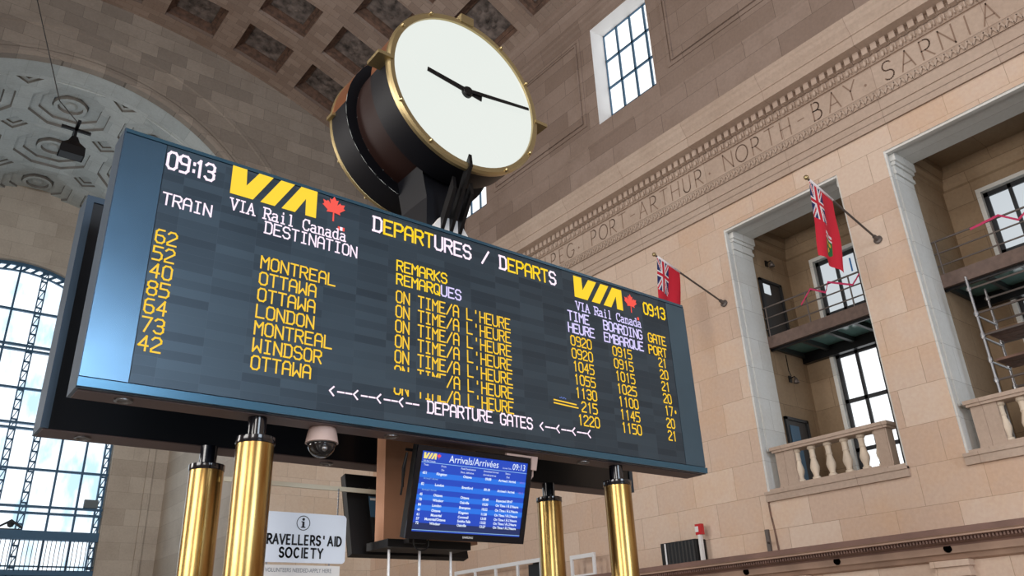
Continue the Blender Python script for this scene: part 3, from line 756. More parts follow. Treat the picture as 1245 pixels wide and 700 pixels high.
mb.build('window_pediment', 'window_bar_dark', win)
mb = MB(); mb.box(7.18, 7.72, wy-.15, wy+.02, 7.68, 8.02); part_label(mb.build('window_vent', 'sky_board', win), 'small grey vent box')

# ---- left and rear walls (behind and beside the camera)
mb = MB()
mb.poly([(LX, RY, 0), (LX, EY, 0), (LX, EY, 21.6), (LX, RY, 21.6)])
struct(mb.build('wall_left', 'stone_lower'))
mb = MB(); mb.poly([(LX, RY, 0), (WX, RY, 0), (WX, RY, 26), (LX, RY, 26)])
struct(mb.build('wall_rear', 'stone_end'))
mb = MB(); rp_ = [(HX+6*sin(rad(-90+180*i/24)), RY+.3, 14+6*cos(rad(-90+180*i/24))) for i in range(25)]
mb.poly([(HX-6, RY+.3, 3.5), (HX+6, RY+.3, 3.5)]+list(reversed(rp_)))
wr = struct(mb.build('window_21', 'pane_rear'))
mb = MB()
for i in range(-5, 6): mb.box(HX+i*1.0-.05, HX+i*1.0+.05, RY+.32, RY+.42, 3.5, 14+math.sqrt(36-i*i))
for z in (6, 8.5, 11, 13.5, 16): mb.box(HX-(6 if z < 14 else 5.6), HX+(6 if z < 14 else 5.6), RY+.32, RY+.42, z, z+.12)
mb.build('window_frame', 'window_bar', wr)

# ================================================================== DEPARTURE BOARD (facing the camera)
BX0, BX1, BY0, BY1, BZ0, BZ1 = 0.79, 6.44, 5.0, 5.26, 3.072, 4.885
def board_casing(parent, y0, y1):
    mb = MB()
    mb.box(BX0, BX1, y0+.012, y1, BZ0, BZ1)
    return mb.build('casing', 'board_casing', parent)
bd = thing('departure_board', 'wide dark departures board with lit train times facing the viewer, nearer of the two boards', 'display board', (3.615, 5.13, BZ0))
board_casing(bd, BY0, BY1)
mb = MB(); mb.box(BX0+.02, BX1-.02, BY0+.05, BY1-.02, BZ0-.006, BZ0)
for xx in (1.08, 3.0, 4.9): pass
mb.build('soffit', 'board_soffit', bd)
for xx in (1.08, 2.95, 4.9):
    mb = MB(); mb.lathe([(.055, 0), (.055, .012), (.04, .014), (.035, .006)], (xx, 5.13, BZ0-.005), (0, 0, -1), 16); mb.build('downlight', 'steel', bd, True, .6)
PX0, PX1, PZ0, PZ1 = 1.068, 6.14, 3.14, 4.842
mb = MB(); mb.box(PX0, PX1, BY0, BY0+.02, PZ0, PZ1); dp = mb.build('display_panel', 'led_modules', bd)
mb = MB(); mb.box(BX0+.004, PX0-.006, BY0, BY0+.02, PZ0, PZ1); mb.build('blank_panel', 'board_blank', bd)
mb = MB(); mb.box(PX1+.006, BX1-.004, BY0, BY0+.02, PZ0, PZ1); mb.build('blank_panel', 'board_blank', bd)
mb = MB(); mb.prism([(BX0, BY0-.012, BZ0+.004), (BX0, BY0-.018, PZ0-.012), (BX0, BY0+.02, PZ0-.008), (BX0, BY0+.02, BZ0+.004)], (BX1-BX0, 0, 0)); mb.build('bottom_trim', 'board_trim', bd)
mb = MB(); mb.prism([(BX0+.01, BY0-.004, PZ1+.006), (BX0+.01, BY0+.012, BZ1), (BX0+.01, BY0+.05, BZ1), (BX0+.01, BY0+.05, PZ1+.006)], (BX1-BX0-.02, 0, 0)); mb.build('top_trim', 'board_trim', bd)
LY = BY0-.003
def led(name, text, x0, z0, h, pitch, th, mat, w=None, font=G, cut=None):
    runs = text if isinstance(text, list) else [(text, mat)]
    cells = [(c, mm) for t, mm in runs for c in t]
    i = 0
    while i < len(cells):                # every word a piece of lettering of its own
        if cells[i][0] == ' ': i += 1; continue
        j = i
        while j < len(cells) and cells[j][0] != ' ': j += 1
        mb = MB(); mats = []
        for k in range(i, j):
            if cells[k][1] not in mats: mats.append(cells[k][1])
            mb.cur = mats.index(cells[k][1]); strokes(mb, cells[k][0], (x0+k*pitch, LY, z0), h, pitch, w or pitch*.76, th, font=font, cut=cut)
        if mb.f: mb.build(name, mats, dp)
        i = j
def clock_text(x0, z0, h, th, mat):
    mb = MB()
    for ch, dx in zip('09:13', (0, .079, .146, .183, .255)): strokes(mb, ch, (x0+dx, LY, z0), h, 0, .060, th)
    mb.build('clock_lettering', mat, dp)
clock_text(1.083, 4.668, .13, .018, 'led_white')
led('heading_lettering', 'TRAIN', 1.09, 4.388, .086, .068, .0115, 'led_white', .050)
led('heading_lettering', 'DESTINATION', 1.80, 4.380, .090, .0683, .0115, 'led_white', .050)
led('heading_lettering', [('D', 'led_white'), ('EPART', 'led_yellow'), ('URES / D', 'led_white'), ('EPART', 'led_yellow'), ('S', 'led_white')], 2.670, 4.662, .124, .0975, .019, None, .072)
led('heading_lettering', 'REMARKS', 2.893, 4.368, .088, .0705, .013, 'led_yellow', .052)
led('heading_lettering', [('REMARQ', 'led_yellow'), ('UES', 'led_lilac')], 2.893, 4.250, .088, .0705, .013, None, .052)
led('heading_lettering', 'TIME', 4.724, 4.345, .090, .070, .014, 'led_lilac', .052)
led('heading_lettering', 'HEURE', 4.717, 4.224, .088, .0685, .014, 'led_lilac', .052)
led('heading_lettering', 'BOARDING', 5.183, 4.342, .092, .0685, .014, 'led_lilac', .052)
led('heading_lettering', [('EMBAR', 'led_lilac'), ('QUE', 'led_lilac')], 5.178, 4.220, .088, .0690, .014, None, .052)
led('heading_lettering', 'GATE', 5.810, 4.342, .090, .0675, .014, 'led_amber', .052)
led('heading_lettering', 'PORT', 5.797, 4.214, .088, .0690, .014, 'led_amber', .052)
clock_text(5.79, 4.640, .122, .018, 'led_yellow')
rows = [('62', 'MONTREAL', '0920', '0915', '21'), ('52', 'OTTAWA', '0920', '0915', '20'), ('40', 'OTTAWA', '1045', '1015', '21'), ('85', 'LONDON', '1055', '1025', '20'),
        ('64', 'MONTREAL', '1130', '1100', '17*'), ('73', 'WINDSOR', '1215', '1145', '20'), ('42', 'OTTAWA', '1220', '1150', '21')]
for i, (n, d, t, b, g) in enumerate(rows):
    z = 4.098-.1240*i
    led('train_number_lettering', n, 1.085, z, .094, .076, .012, 'led_amber', .054)
    led('destination_lettering', d, 1.797, z, .092, .0735, .012, 'led_amber', .054)
    if i < 5: led('remark_lettering', "ON TIME/A L'HEURE", 2.893, z-.004, .096, .0675, .012, 'led_amber', .050)
    else:
        led('remark_lettering', 'ON TIME', 2.893, z-.004, .096, .0675, .012, 'led_amber', .050, cut=(.72, 1.1) if i == 5 else (-.1, .42))
        led('remark_lettering', "/A L'HEURE", 2.893+7*.0675, z-.004, .096, .0675, .012, 'led_amber', .050)
    if i == 5:
        led('departure_time_lettering', ' 215', 4.74, z, .090, .0685, .012, 'led_amber', .050)
        mb = MB(); mb.poly([(4.475, LY, z+.028), (4.765, LY, z+.018), (4.765, LY, z+.030), (4.475, LY, z+.040)]); mb.poly([(4.475, LY, z+.056), (4.745, LY, z+.046), (4.745, LY, z+.058), (4.475, LY, z+.068)]); mb.build('lit_streak_pattern', 'led_amber', dp)
        mb = MB()
        for q in range(5): mb.box(4.55+.016*q, 4.558+.016*q, LY, LY+.002, z+.085+.006*(q % 2), z+.093+.006*(q % 2))
        mb.build('lit_dot_pattern', 'led_blue', dp)
    else: led('departure_time_lettering', t, 4.735+.003*i, z, .090, .0685, .012, 'led_amber', .050)
    led('boarding_time_lettering', b, 5.275+.004*i, z, .090, .0685, .012, 'led_amber', .050)
    led('gate_lettering', g, 5.922+.002*i, z, .090, .0635, .012, 'led_amber', .047)
mb = MB(); strokes(mb, '<--<--<--<--', (2.372, LY, 3.245), .095, .0625, .046, .012); mb.build('arrow_lettering', 'led_white', dp)
led('heading_lettering', 'DEPARTURE GATES', 3.186, 3.245, .090, .0700, .013, 'led_white', .052)
mb = MB(); strokes(mb, '<--<--<--<', (4.304, LY, 3.236), .095, .0610, .046, .012); mb.build('arrow_lettering', 'led_white', dp)
def emblem(x0, x1, z0, z1):
    mb = MB()
    for pl in ([(0, 1), (.16, 1), (.17, .42), (.30, 1), (.465, 1), (.255, 0), (0, 0)], [(.555, 1), (.72, 1), (.505, 0), (.34, 0)], [(.80, 1), (1, 1), (1, 0), (.87, 0), (.865, .60), (.745, 0), (.585, 0)]):
        mb.poly([(x0+u*(x1-x0), LY, z0+v*(z1-z0)) for u, v in pl])
    mb.build('emblem_logo', 'led_yellow', dp)
LEAF = [(0, 1), (.17, .70), (.33, .78), (.25, .36), (.47, .60), (.53, .48), (.82, .54), (.73, .26), (.86, .17), (.46, -.16), (.52, -.34), (.05, -.27), (.06, -.95)]
def leaf(cx, cz, r):
    mb = MB()
    R_ = [(x, z) for x, z in LEAF]
    poly = [(cx+x*r, LY, cz+z*r) for x, z in R_]; left = [(cx-x*r, LY, cz+z*r) for x, z in reversed(R_[1:])]
    mb.poly(poly+left); mb.build('maple_leaf', 'led_red', dp)
emblem(1.522, 2.180, 4.617, 4.850); leaf(2.322, 4.742, .112)
led('emblem_lettering', 'VIA Rail Canada', 1.540, 4.492, .088, .0605, .011, 'led_white', .047, S2)
mb = MB(); mb.cur = 0; mb.box(2.365, 2.382, LY, LY+.002, 4.575, 4.605); mb.box(2.404, 2.421, LY, LY+.002, 4.575, 4.605); mb.cur = 1; mb.box(2.382, 2.404, LY, LY+.002, 4.575, 4.605); mb.build('small_flag', ['led_red', 'led_white'], dp)
emblem(4.828, 5.480, 4.600, 4.822); leaf(5.600, 4.706, .105)
led('emblem_lettering', 'VIA Rail Canada', 4.838, 4.470, .082, .0595, .011, 'led_lilac', .047, S2)
mb = MB(); mb.box(5.675, 5.700, LY, LY+.002, 4.545, 4.575); mb.build('small_flag', ['led_red'], dp)

# ---- second board, turned away
b2 = thing('departure_board', 'rear of the farther departures board, dark panel with pale frame behind the lit one', 'display board', (3.615, 6.2, BZ0))
Y0, Y1 = 6.065, 6.35
BX1 = 6.52                        # this board reaches a little farther right
mb = MB(); mb.box(BX0, BX1, Y0+.03, Y1, BZ0, BZ1); mb.build('casing', 'board_casing', b2)
mb = MB(); mb.box(BX0+.0, BX0+.05, Y0, Y0+.03, BZ0, BZ1); mb.box(BX1-.05, BX1, Y0, Y0+.03, BZ0, BZ1); mb.box(BX0+.05, BX1-.05, Y0, Y0+.03, BZ1-.05, BZ1); mb.build('frame', 'board_casing', b2)
mb = MB(); mb.box(BX0+.05, BX1-.05, Y0+.012, Y0+.03, BZ0+.0, BZ1-.05); mb.build('back_panel', 'board_back', b2)
mb = MB(); mb.box(BX0+.02, BX1-.02, Y0+.02, Y1-.02, BZ0-.006, BZ0); mb.build('soffit', 'board_soffit', b2)
for xx in (1.08, 2.95, 4.9):
    mb = MB(); mb.lathe([(.055, 0), (.055, .012), (.04, .014), (.035, .006)], (xx, 6.2, BZ0-.005), (0, 0, -1), 16); mb.build('downlight', 'steel', b2, True, .6)
BX1 = 6.44
# upper and lower cross members tying the boards together
mb = MB()
for xx in (1.9, 5.3): mb.box(xx-.05, xx+.05, 5.26, 6.095, 4.55, 4.65)
tag(mb.build('tie_beam', 'black_metal'), 'black cross members joining the two departures boards', 'beam')

# ---- brass columns
def column(x, y, label):
    t = thing('brass_column', label, 'column', (x, y, 0), None)
    mb = MB(); mb.lathe([(.122, .06), (.122, 2.895)], (x, y, 0), n=40); mb.build('sleeve', 'brass', t, True, .5)
    mb = MB(); mb.lathe([(.126, 2.882), (.128, 2.886), (.128, 2.926), (.112, 2.932), (.05, 2.932)], (x, y, 0), n=40); mb.build('collar', 'black_gloss', t, True, .5)
    mb = MB(); mb.lathe([(.062, 2.93), (.062, 3.068)], (x, y, 0), n=28); mb.build('neck', 'black_gloss', t, True, .5)
    mb = MB(); mb.lathe([(.19, 0), (.19, .04), (.15, .06), (.124, .07)], (x, y, 0), n=40); mb.build('base', 'black_metal', t, True, .5)
    return t
c1 = column(1.925, 5.13, 'brass column left of the travellers sign, under the front board')
for x, y, l in ((5.30, 5.13, 'brass column under the right end of the front board'), (1.93, 6.08, 'brass column leftmost of the four, set under the rear board'), (5.30, 6.08, 'brass column right of the blue arrivals screen, under the rear board')):
    dup(c1, (x, y, 0), None, l)

# ---- clock
CX, CY, CZK = 3.61, 5.0, 6.43
ck = thing('station_clock', 'huge round two-faced clock with white dial and brass rim above the boards', 'clock', (CX, 5.55, BZ1))
def half_lathe(mb, prof, a0, a1, n=40):
    for (ra, ya), (rb_, yb) in zip(prof[:-1], prof[1:]):
        for j in range(n):
            t0, t1 = rad(a0+(a1-a0)*j/n), rad(a0+(a1-a0)*(j+1)/n)
            mb.poly([(CX+r*cos(t), CY+y, CZK+r*sin(t)) for r, y, t in ((ra, ya, t0), (ra, ya, t1), (rb_, yb, t1), (rb_, yb, t0))])
    return mb
P1 = [(.80, 0.0), (.845, 0.0), (.845, .33), (.70, .33)]
P2 = [(.75, .33), (.75, .78)]
P3 = [(.70, .78), (.862, .78), (.862, 1.10), (.80, 1.10)]
half_lathe(MB(), [(.845, .012), (.845, .33)], 2, 178).build('upper_shell', 'copper_lit', ck, True, .5)  # lit top and dark underside of the shell are split by colour
half_lathe(MB(), [(.845, .012), (.845, .33)], 178, 362).build('lower_shell', 'shell_black', ck, True, .5)
half_lathe(MB(), [(.845, .33), (.75, .33)], 0, 360).build('shell_ring', 'shell_black', ck)
half_lathe(MB(), P2, 0, 360, 64).build('drum', 'dark_bronze', ck, True, .5)
half_lathe(MB(), [(.862, .78), (.862, 1.10)], 2, 178).build('upper_shell', 'copper_lit', ck, True, .5)
half_lathe(MB(), [(.862, .78), (.862, 1.10)], 178, 362).build('lower_shell', 'shell_black', ck, True, .5)
half_lathe(MB(), [(.75, .78), (.862, .78)], 0, 360).build('shell_ring', 'shell_black', ck)
for y_, s in ((0.0, -1), (1.10, 1)):
    half_lathe(MB(), [(.80, y_+s*.004), (.803, y_+s*.03), (.848, y_+s*.034), (.868, y_+s*.015), (.868, y_-s*.02), (.845, y_-s*.03)], 0, 360, 80).build('rim', 'clock_brass', ck, True, .6)
    mb = MB(); mb.poly([(CX+.802*cos(2*PI*j/80), CY+y_+s*.006, CZK+.802*sin(2*PI*j/80)) for j in range(80)]); mb.build('dial', 'clock_glass', ck)
    for k in range(12):
        t = PI/6*k
        if k % 3: 
            mb = MB(); mb.lathe([(.017, 0), (.017, .03), (.010, .042)], (CX+.842*cos(t), CY+y_+s*.02, CZK+.842*sin(t)), (0, s, 0), 10); mb.build('rim_bolt', 'clock_brass', ck, True, .5)
        elif k == 9: pass
        else:
            mb = MB(); d = Vector((cos(t), 0, sin(t))); n_ = Vector((-sin(t), 0, cos(t)))
            hw = .075 if k == 3 else .018
            o = Vector((CX, CY+y_, CZK)); a = o+d*.825; b = o+d*((.975 if k != 3 else .92) if s < 0 else .90)
            yy0, yy1 = (-.05, .16) if s < 0 else (-.10, .02)
            mb.prism([a-n_*hw+Vector((0, yy0, 0)), b-n_*hw+Vector((0, yy0, 0)), b+n_*hw+Vector((0, yy0, 0)), a+n_*hw+Vector((0, yy0, 0))], (0, yy1-yy0, 0)); mb.build('rim_bracket', 'clock_brass', ck)
    mb = MB(); mb.lathe([(.058, 0), (.058, .03), (.045, .045)], (CX, CY+y_+s*.006, CZK), (0, s, 0), 20); mb.build('hub', 'black_metal', ck, True, .5)
    def hand(name, ang, L0, L1, w0, w1, off):
        d = Vector((sin(ang)*(-s), 0, cos(ang))); n_ = Vector((cos(ang)*(-s), 0, -sin(ang))); o = Vector((CX, CY+y_+s*off, CZK))
        mb = MB(); mb.prism([o-d*L0-n_*w0, o+d*L1-n_*w1, o+d*L1+n_*w1, o-d*L0+n_*w0], (0, s*.008, 0)); mb.build(name, 'black_metal', ck)
    hand('hour_hand', rad(277.0), .16, .46, .030, .023, .030); hand('minute_hand', rad(82), .05, .745, .021, .015, .044)
mb = MB(); mb.box(CX-.21, CX+.21, 5.36, 5.80, 4.56, 5.40); mb.prism([(CX-.21, 5.36, 5.40), (CX+.21, 5.36, 5.40), (CX+.30, 5.36, 5.86), (CX-.30, 5.36, 5.86)], (0, .44, 0)); mb.build('pedestal', 'shell_black', ck)
for i, dx in enumerate((-.095, 0, .095)):
    d = Vector((0, -.32, .51)).normalized(); n_ = Vector((0, .51, .32)).normalized()
    base = Vector((CX+dx, 5.40, 4.93)); L = .90 if i == 1 else .66
    mb = MB(); x0 = Vector((-.017, 0, 0))
    q = [base-n_*.04+x0, base+d*(L-.10)-n_*.04+x0, base+d*L+n_*.04+x0, base+n_*.04+x0]
    mb.prism(q, (.034, 0, 0)); mb.build('support_fin', 'black_metal', ck)
mb = MB(); mb.prism([(CX-.24, 5.28, 4.87), (CX+.24, 5.28, 4.87), (CX+.20, 5.28, 5.05), (CX+.10, 5.28, 5.19), (CX-.10, 5.28, 5.19), (CX-.20, 5.28, 5.05)], (0, .07, 0)); part_label(mb.build('fin_base', 'white_paint', ck), 'white wedge at the foot of the fins')

# ---- core panel, shelf and posts under the boards
mb = MB(); mb.box(3.24, 4.15, 5.72, 5.86, 2.40, 4.5)
tag(mb.build('core_panel', 'brown_panel'), 'brown metal panel column between the two boards, behind the blue screen', 'panel')
mb = MB(); mb.box(3.20, 3.98, 5.58, 5.92, 2.335, 2.395); mb.box(3.34, 3.5, 5.50, 5.58, 2.36, 2.395)
tag(mb.build('black_shelf', 'black_plastic'), 'black shelf tray under the brown panel, below the blue screen', 'shelf')
pt = None
for x, l in ((3.28, 'thin white post under the left of the black shelf'), (3.56, 'thin white post under the middle of the black shelf'), (3.86, 'thin white post below the blue arrivals screen')):
    mb = MB(); mb.tube([(x, 5.7, 0), (x, 5.7, 2.33)], .011, 8); tag(mb.build('metal_post', 'white_metal'), l, 'post', 'posts carrying the black shelf')

# ---- arrivals screens
def screen(name, label, cat, x0, y0, z0, s):
    """s=-1 faces the camera side; tilt brings the top edge outwards"""
    U = Vector((0, .267*s, .9636)); Rv = Vector((1, 0, 0)); N_ = Vector((0, s*.9636, -.267)); W_, H_, D_ = 1.13, .69, .075
    o = Vector((x0, y0, z0)); t = thing(name, label, cat, tuple(o+Rv*W_/2))
    P = lambda u, v, d: o+Rv*u+U*v+N_*d
    mb = MB(); b = [P(0, 0, -D_), P(W_, 0, -D_), P(W_, H_, -D_), P(0, H_, -D_)]
    mb.prism(b, N_*(D_-.012)); mb.prism([P(.2, .12, -D_-.04), P(W_-.2, .12, -D_-.04), P(W_-.2, H_-.12, -D_-.04), P(.2, H_-.12, -D_-.04)], N_*.045)
    mb.build('casing', 'black_plastic', t)
    mb = MB()
    for (u0, u1, v0, v1) in ((0, W_, 0, .055), (0, W_, H_-.042, H_), (0, .048, .055, H_-.042), (W_-.048, W_, .055, H_-.042)):
        mb.prism([P(u0, v0, -.012), P(u1, v0, -.012), P(u1, v1, -.012), P(u0, v1, -.012)], N_*.014)
    mb.build('bezel', 'black_gloss', t)
    mb = MB(); mb.poly([P(.046, .053, -.006), P(W_-.046, .053, -.006), P(W_-.046, H_-.04, -.006), P(.046, H_-.04, -.006)]); sc = mb.build('screen', 'screen_blue', t)
    return t, sc, P, U, Rv, N_
mt, ms, P, U, Rv, N_ = screen('arrivals_monitor', 'wall-type flat monitor showing a blue arrivals timetable, hung under the front board', 'monitor', 3.18, 5.30, 2.362, -1)
for i, v in enumerate((.47, .383, .303, .227)): mb = MB(); mb.poly([P(.047, v-.018+.0, -.0045), P(1.083, v-.018, -.0045), P(1.083, v+.022, -.0045), P(.047, v+.022, -.0045)]); mb.build('band_stripe', 'screen_band', ms)
mb = MB(); mb.poly([P(.047, .062, -.0045), P(1.083, .062, -.0045), P(1.083, .118, -.0045), P(.047, .118, -.0045)]); mb.build('footer_band', 'screen_dark', ms)
mb = MB(); mb.poly([P(.05, .086-.022, -.004), P(1.08, .086-.022, -.004), P(1.08, .068, -.004), P(.05, .068, -.004)]); mb.poly([P(.05, .563, -.004), P(1.08, .563, -.004), P(1.08, .567, -.004), P(.05, .567, -.004)]); mb.build('rule_pattern', 'screen_text_dim', ms)
mb = MB(); font_into(mb, 'Arrivals/Arrivées', P(.30, .583, -.004), .078, Rv, U, sx=.90); mb.build('title_lettering', 'screen_text', ms)
mb = MB(); font_into(mb, '09:13', P(.925, .583, -.004), .072, Rv, U, sx=.86); mb.build('clock_lettering', 'screen_text', ms)
mb = MB(); font_into(mb, 'Current Time', P(.825, .583, -.004), .016, Rv, U); mb.build('caption_lettering', 'screen_text', ms)
mb = MB()
for pl in ([(0, 1), (.16, 1), (.17, .42), (.30, 1), (.465, 1), (.255, 0), (0, 0)], [(.555, 1), (.72, 1), (.505, 0), (.34, 0)], [(.80, 1), (1, 1), (1, 0), (.87, 0), (.865, .60), (.745, 0), (.585, 0)]):
    mb.poly([P(.065+u*.115, .592+v*.046, -.004) for u, v in pl])
mb.build('emblem_logo', 'screen_yellow', ms)
mb = MB(); lf = [(x, z) for x, z in LEAF]; mb.poly([P(.202+x*.022, .617+z*.022, -.004) for x, z in lf+[(-x, z) for x, z in reversed(lf[1:])]]); mb.build('maple_leaf', 'screen_red', ms)
mb = MB(); font_into(mb, 'VIA Rail Canada', P(.065, .570, -.004), .017, Rv, U); mb.build('caption_lettering', 'screen_text', ms)
hdr = [(.075, 'Train'), (.235, 'From'), (.42, 'Final Destination'), (.64, 'Scheduled Arrival'), (.86, 'Status')]
for x, s in hdr: mb = MB(); font_into(mb, s, P(x, .540, -.004), .021, Rv, U); mb.build('heading_lettering', 'screen_text', ms)
for x, s in ((.24, 'De'), (.42, 'Dest. définitive'), (.64, 'Arrivée prévue'), (.875, 'État')): mb = MB(); font_into(mb, s, P(x, .512, -.004), .021, Rv, U); mb.build('heading_lettering', 'screen_text', ms)
tt = [('651', 'Kingston', 'Ottawa', '09:08', 'Arrived / Arrivé', .478), ('82', 'London', 'Brantford', '09:10', 'Arrived / Arrivé', .395), ('45', 'Ottawa', 'Ottawa', '09:40', 'Expected 09:47', .318),
      ('70', 'Windsor', 'Oakville', '10:30', "On Time / À L'Heure", .280), ('84', 'London', 'Brampton', '10:52', "On Time / À L'Heure", .242), ('41', 'Ottawa', 'Kingston', '11:38', "On Time / À L'Heure", .204),
      ('61', 'Montréal', 'Cornwall', '13:05', "On Time / À L'Heure", .166+.004), ('57', 'Montréal/Ottawa', 'Smiths Falls', '13:22', "On Time / À L'Heure", .135+.004), ('72', 'Windsor', 'Oakville', '13:27', "On Time / À L'Heure", .108)]
for a, b, c, d, e, v in tt:
    for x, s in ((.075, a), (.20 if len(b) < 12 else .15, b), (.45, c), (.665, d), (.80, e)):
        mb = MB(); font_into(mb, s, P(x, v, -.0038), .027, Rv, U, bold=.0008); mb.build('timetable_lettering', 'screen_text', ms)
for v in (.440, .356):
    mb = MB(); font_into(mb, 'Arrived / Arrivé', P(.09, v, -.0038), .020, Rv, U); mb.build('note_lettering', 'screen_text_dim', ms)
for v in (.478, .395): mb = MB(); font_into(mb, '09:12', P(1.02, v, -.0038), .022, Rv, U); mb.build('note_lettering', 'screen_purple', ms)
mb = MB(); font_into(mb, 'SAMSUNG', P(.565, .022, .003), .022, Rv, U, 'CENTER', bold=.0006); mb.build('maker_lettering', 'white_metal', mt)
mb = MB(); mb.tube([P(.5, .45, -.1), (3.7, 5.6, 3.0), (3.7, 5.712, 3.0)], .03, 8); mb.tube([P(.5, .25, -.1), (3.7, 5.68, 2.7)], .03, 8); mb.build('wall_mount', 'black_metal', mt)
mb = MB()
a, b_ = P(.86, H_ if False else .70, .01), P(1.15, .70, .01)
mb.prism([P(.84, .695, -.02), P(1.13, .695, -.02), P(1.13, .712, -.02), P(.84, .712, -.02)], N_*.03)
mb.prism([P(1.115, .60, -.03), P(1.165, .60, -.03), P(1.165, .712, -.03), P(1.10, .712, -.03)], N_*.045)
mb.tube([P(1.145, .61, -.01), P(1.15, .55, -.01), P(1.13, .50, -.03), P(1.15, .47, -.05)], .008, 6)
part_label(mb.build('adapter', 'camera_shell', mt), 'pale adapter box and bracket at the top right corner')
# cable behind the left edge of the screen
mb = MB(); mb.tube([P(-.035, .62, -.09), P(-.05, .5, -.09), P(-.03, .36, -.09)], .010, 6); mb.tube([P(-.05, .64, -.09), P(.05, .64, -.09)], .012, 6); mb.tube([P(-.035, .62, -.09), P(-.035, .30, -.09)], .008, 6)
mb.build('side_bracket', 'black_metal', mt)
mb = MB(); mb.tube([(3.40+.07*cos(t*PI/8), 5.42, 2.405+.06*sin(t*PI/8)-.05) for t in range(17)], .005, 6)
tag(mb.build('cable_loop', 'black_plastic'), 'black cable loop hanging under the bottom left corner of the screen', 'cable')
r2, rs, Pq, _, _, Nq = screen('monitor', 'black flat monitor left of the brown panel, seen from behind', 'monitor', 3.10, 6.04, 2.30, 1)
rs.data.materials[0] = M['screen_dark']
mb = MB(); mb.prism([Pq(.18, .30, -.118), Pq(.30, .30, -.118), Pq(.30, .48, -.118), Pq(.18, .48, -.118)], Nq*.004); mb.build('label_plate', 'window_bar', r2)
mb = MB(); mb.prism([Pq(.19, .445, -.121), Pq(.26, .445, -.121), Pq(.26, .465, -.121), Pq(.19, .465, -.121)], Nq*.003); mb.build('barcode_sticker', 'white_paint', r2)

# ---- security camera
sc_ = thing('security_camera', 'dome security camera with pale housing under the front board', 'camera', (2.42, 5.18, BZ0-.006))
mb = MB(); mb.lathe([(.092, 0), (.100, .02), (.116, .105), (.095, .11)], (2.42, 5.18, BZ0-.007), (0, 0, -1), 28); mb.build('housing', 'camera_shell', sc_, True, .5)
mb = MB(); mb.lathe([(.098, .105)]+[(.098*cos(rad(a)), .11+.098*sin(rad(a))) for a in range(0, 91, 10)], (2.42, 5.18, BZ0-.007), (0, 0, -1), 28); dm = mb.build('dome', 'dome_smoke', sc_, True)
mb = MB(); mb.lathe([(.1, .103), (.104, .11), (.1, .118)], (2.42, 5.18, BZ0-.007), (0, 0, -1), 28); mb.build('dome_ring', 'black_plastic', sc_, True)
mb = MB(); mb.ball((2.405, 5.095, BZ0-.165), .022, 12); mb.build('lens', 'steel', sc_, True)

# ---- bar, hanging sign and notice
SY = 5.955
mb = MB(); mb.box(2.03, 3.6, SY+.012, SY+.03, 2.80, 2.835)
tag(mb.build('sign_rail', 'cream_bar'), 'cream horizontal rail crossing behind the sign and brass columns', 'rail')
def rounded(x0, x1, z0, z1, r, y, n=6):
    pts = []
    for cx, cz, a in ((x1-r, z1-r, 0), (x0+r, z1-r, 90), (x0+r, z0+r, 180), (x1-r, z0+r, 270)):
        pts += [(cx+r*cos(rad(a+90*i/n)), y, cz+r*sin(rad(a+90*i/n))) for i in range(n+1)]
    return pts
sg = thing('information_sign', 'white hanging sign lettered for travellers\' aid, beside the front left column', 'sign', (2.67, SY, 2.24))
mb = MB(); mb.prism(rounded(2.305, 3.03, 2.24, 2.605, .03, SY-.008), (0, .012, 0)); mb.build('sign_panel', 'sign_white', sg)
mb = MB()
x = 2.338
for ch in "TRAVELLERS' AID":
    strokes(mb, ch, (x-(.012 if ch == 'I' else 0), SY-.010, 2.372), .066, 0, .036, .0135, font=CV); x += {'I': .021, "'": .022, ' ': .030, 'A': .052, 'V': .050}.get(ch, .0485)
x = 2.488
for ch in 'SOCIETY':
    strokes(mb, ch, (x-(.012 if ch == 'I' else 0), SY-.010, 2.278), .066, 0, .036 if ch != 'O' else .034, .0135, font=CV); x += {'I': .022, 'O': .062}.get(ch, .057)
mb.build('lettering', 'sign_ink', sg)
mb = MB()
for j in range(32):
    t0, t1 = 2*PI*j/32, 2*PI*(j+1)/32; mb.poly([(2.665+r*cos(t), SY-.010, 2.53+r*sin(t)) for r, t in ((.050, t0), (.050, t1), (.0555, t1), (.0555, t0))])
mb.poly([(2.665+.011*cos(2*PI*j/16), SY-.010, 2.558+.011*sin(2*PI*j/16)) for j in range(16)])
mb.poly([(2.656, SY-.010, 2.50), (2.674, SY-.010, 2.50), (2.674, SY-.010, 2.542), (2.656, SY-.010, 2.542)]); mb.poly([(2.647, SY-.010, 2.495), (2.683, SY-.010, 2.495), (2.683, SY-.010, 2.503), (2.647, SY-.010, 2.503)]); mb.poly([(2.648, SY-.010, 2.536), (2.66, SY-.010, 2.536), (2.66, SY-.010, 2.543), (2.648, SY-.010, 2.543)])
mb.build('information_mark', 'sign_ink', sg)
for xx in (2.36, 2.955):
    mb = MB()
    for k in range(9): mb.ball((xx, SY+.004, 2.612+.024*k), .008, 6, (1, .6, 1.7))
    mb.build('chain', 'steel', sg)
ns = thing('notice_sign', 'narrow white notice hung directly under the travellers\' aid sign', 'sign', (2.66, SY, 2.0))
mb = MB(); mb.box(2.32, 2.99, SY-.006, SY+.004, 2.05, 2.222); mb.build('sign_panel', 'white_paint', ns)
mb = MB(); font_into(mb, 'VOLUNTEERS NEEDED-APPLY HERE', (2.655, SY-.008, 2.172), .042, align='CENTER', sx=.80); mb.build('lettering', 'notice_ink', ns)
mb = MB()
for xx in (2.4, 2.9): mb.box(xx-.006, xx+.006, SY-.002, SY+.001, 2.21, 2.25)
mb.build('hanger', 'steel', ns)

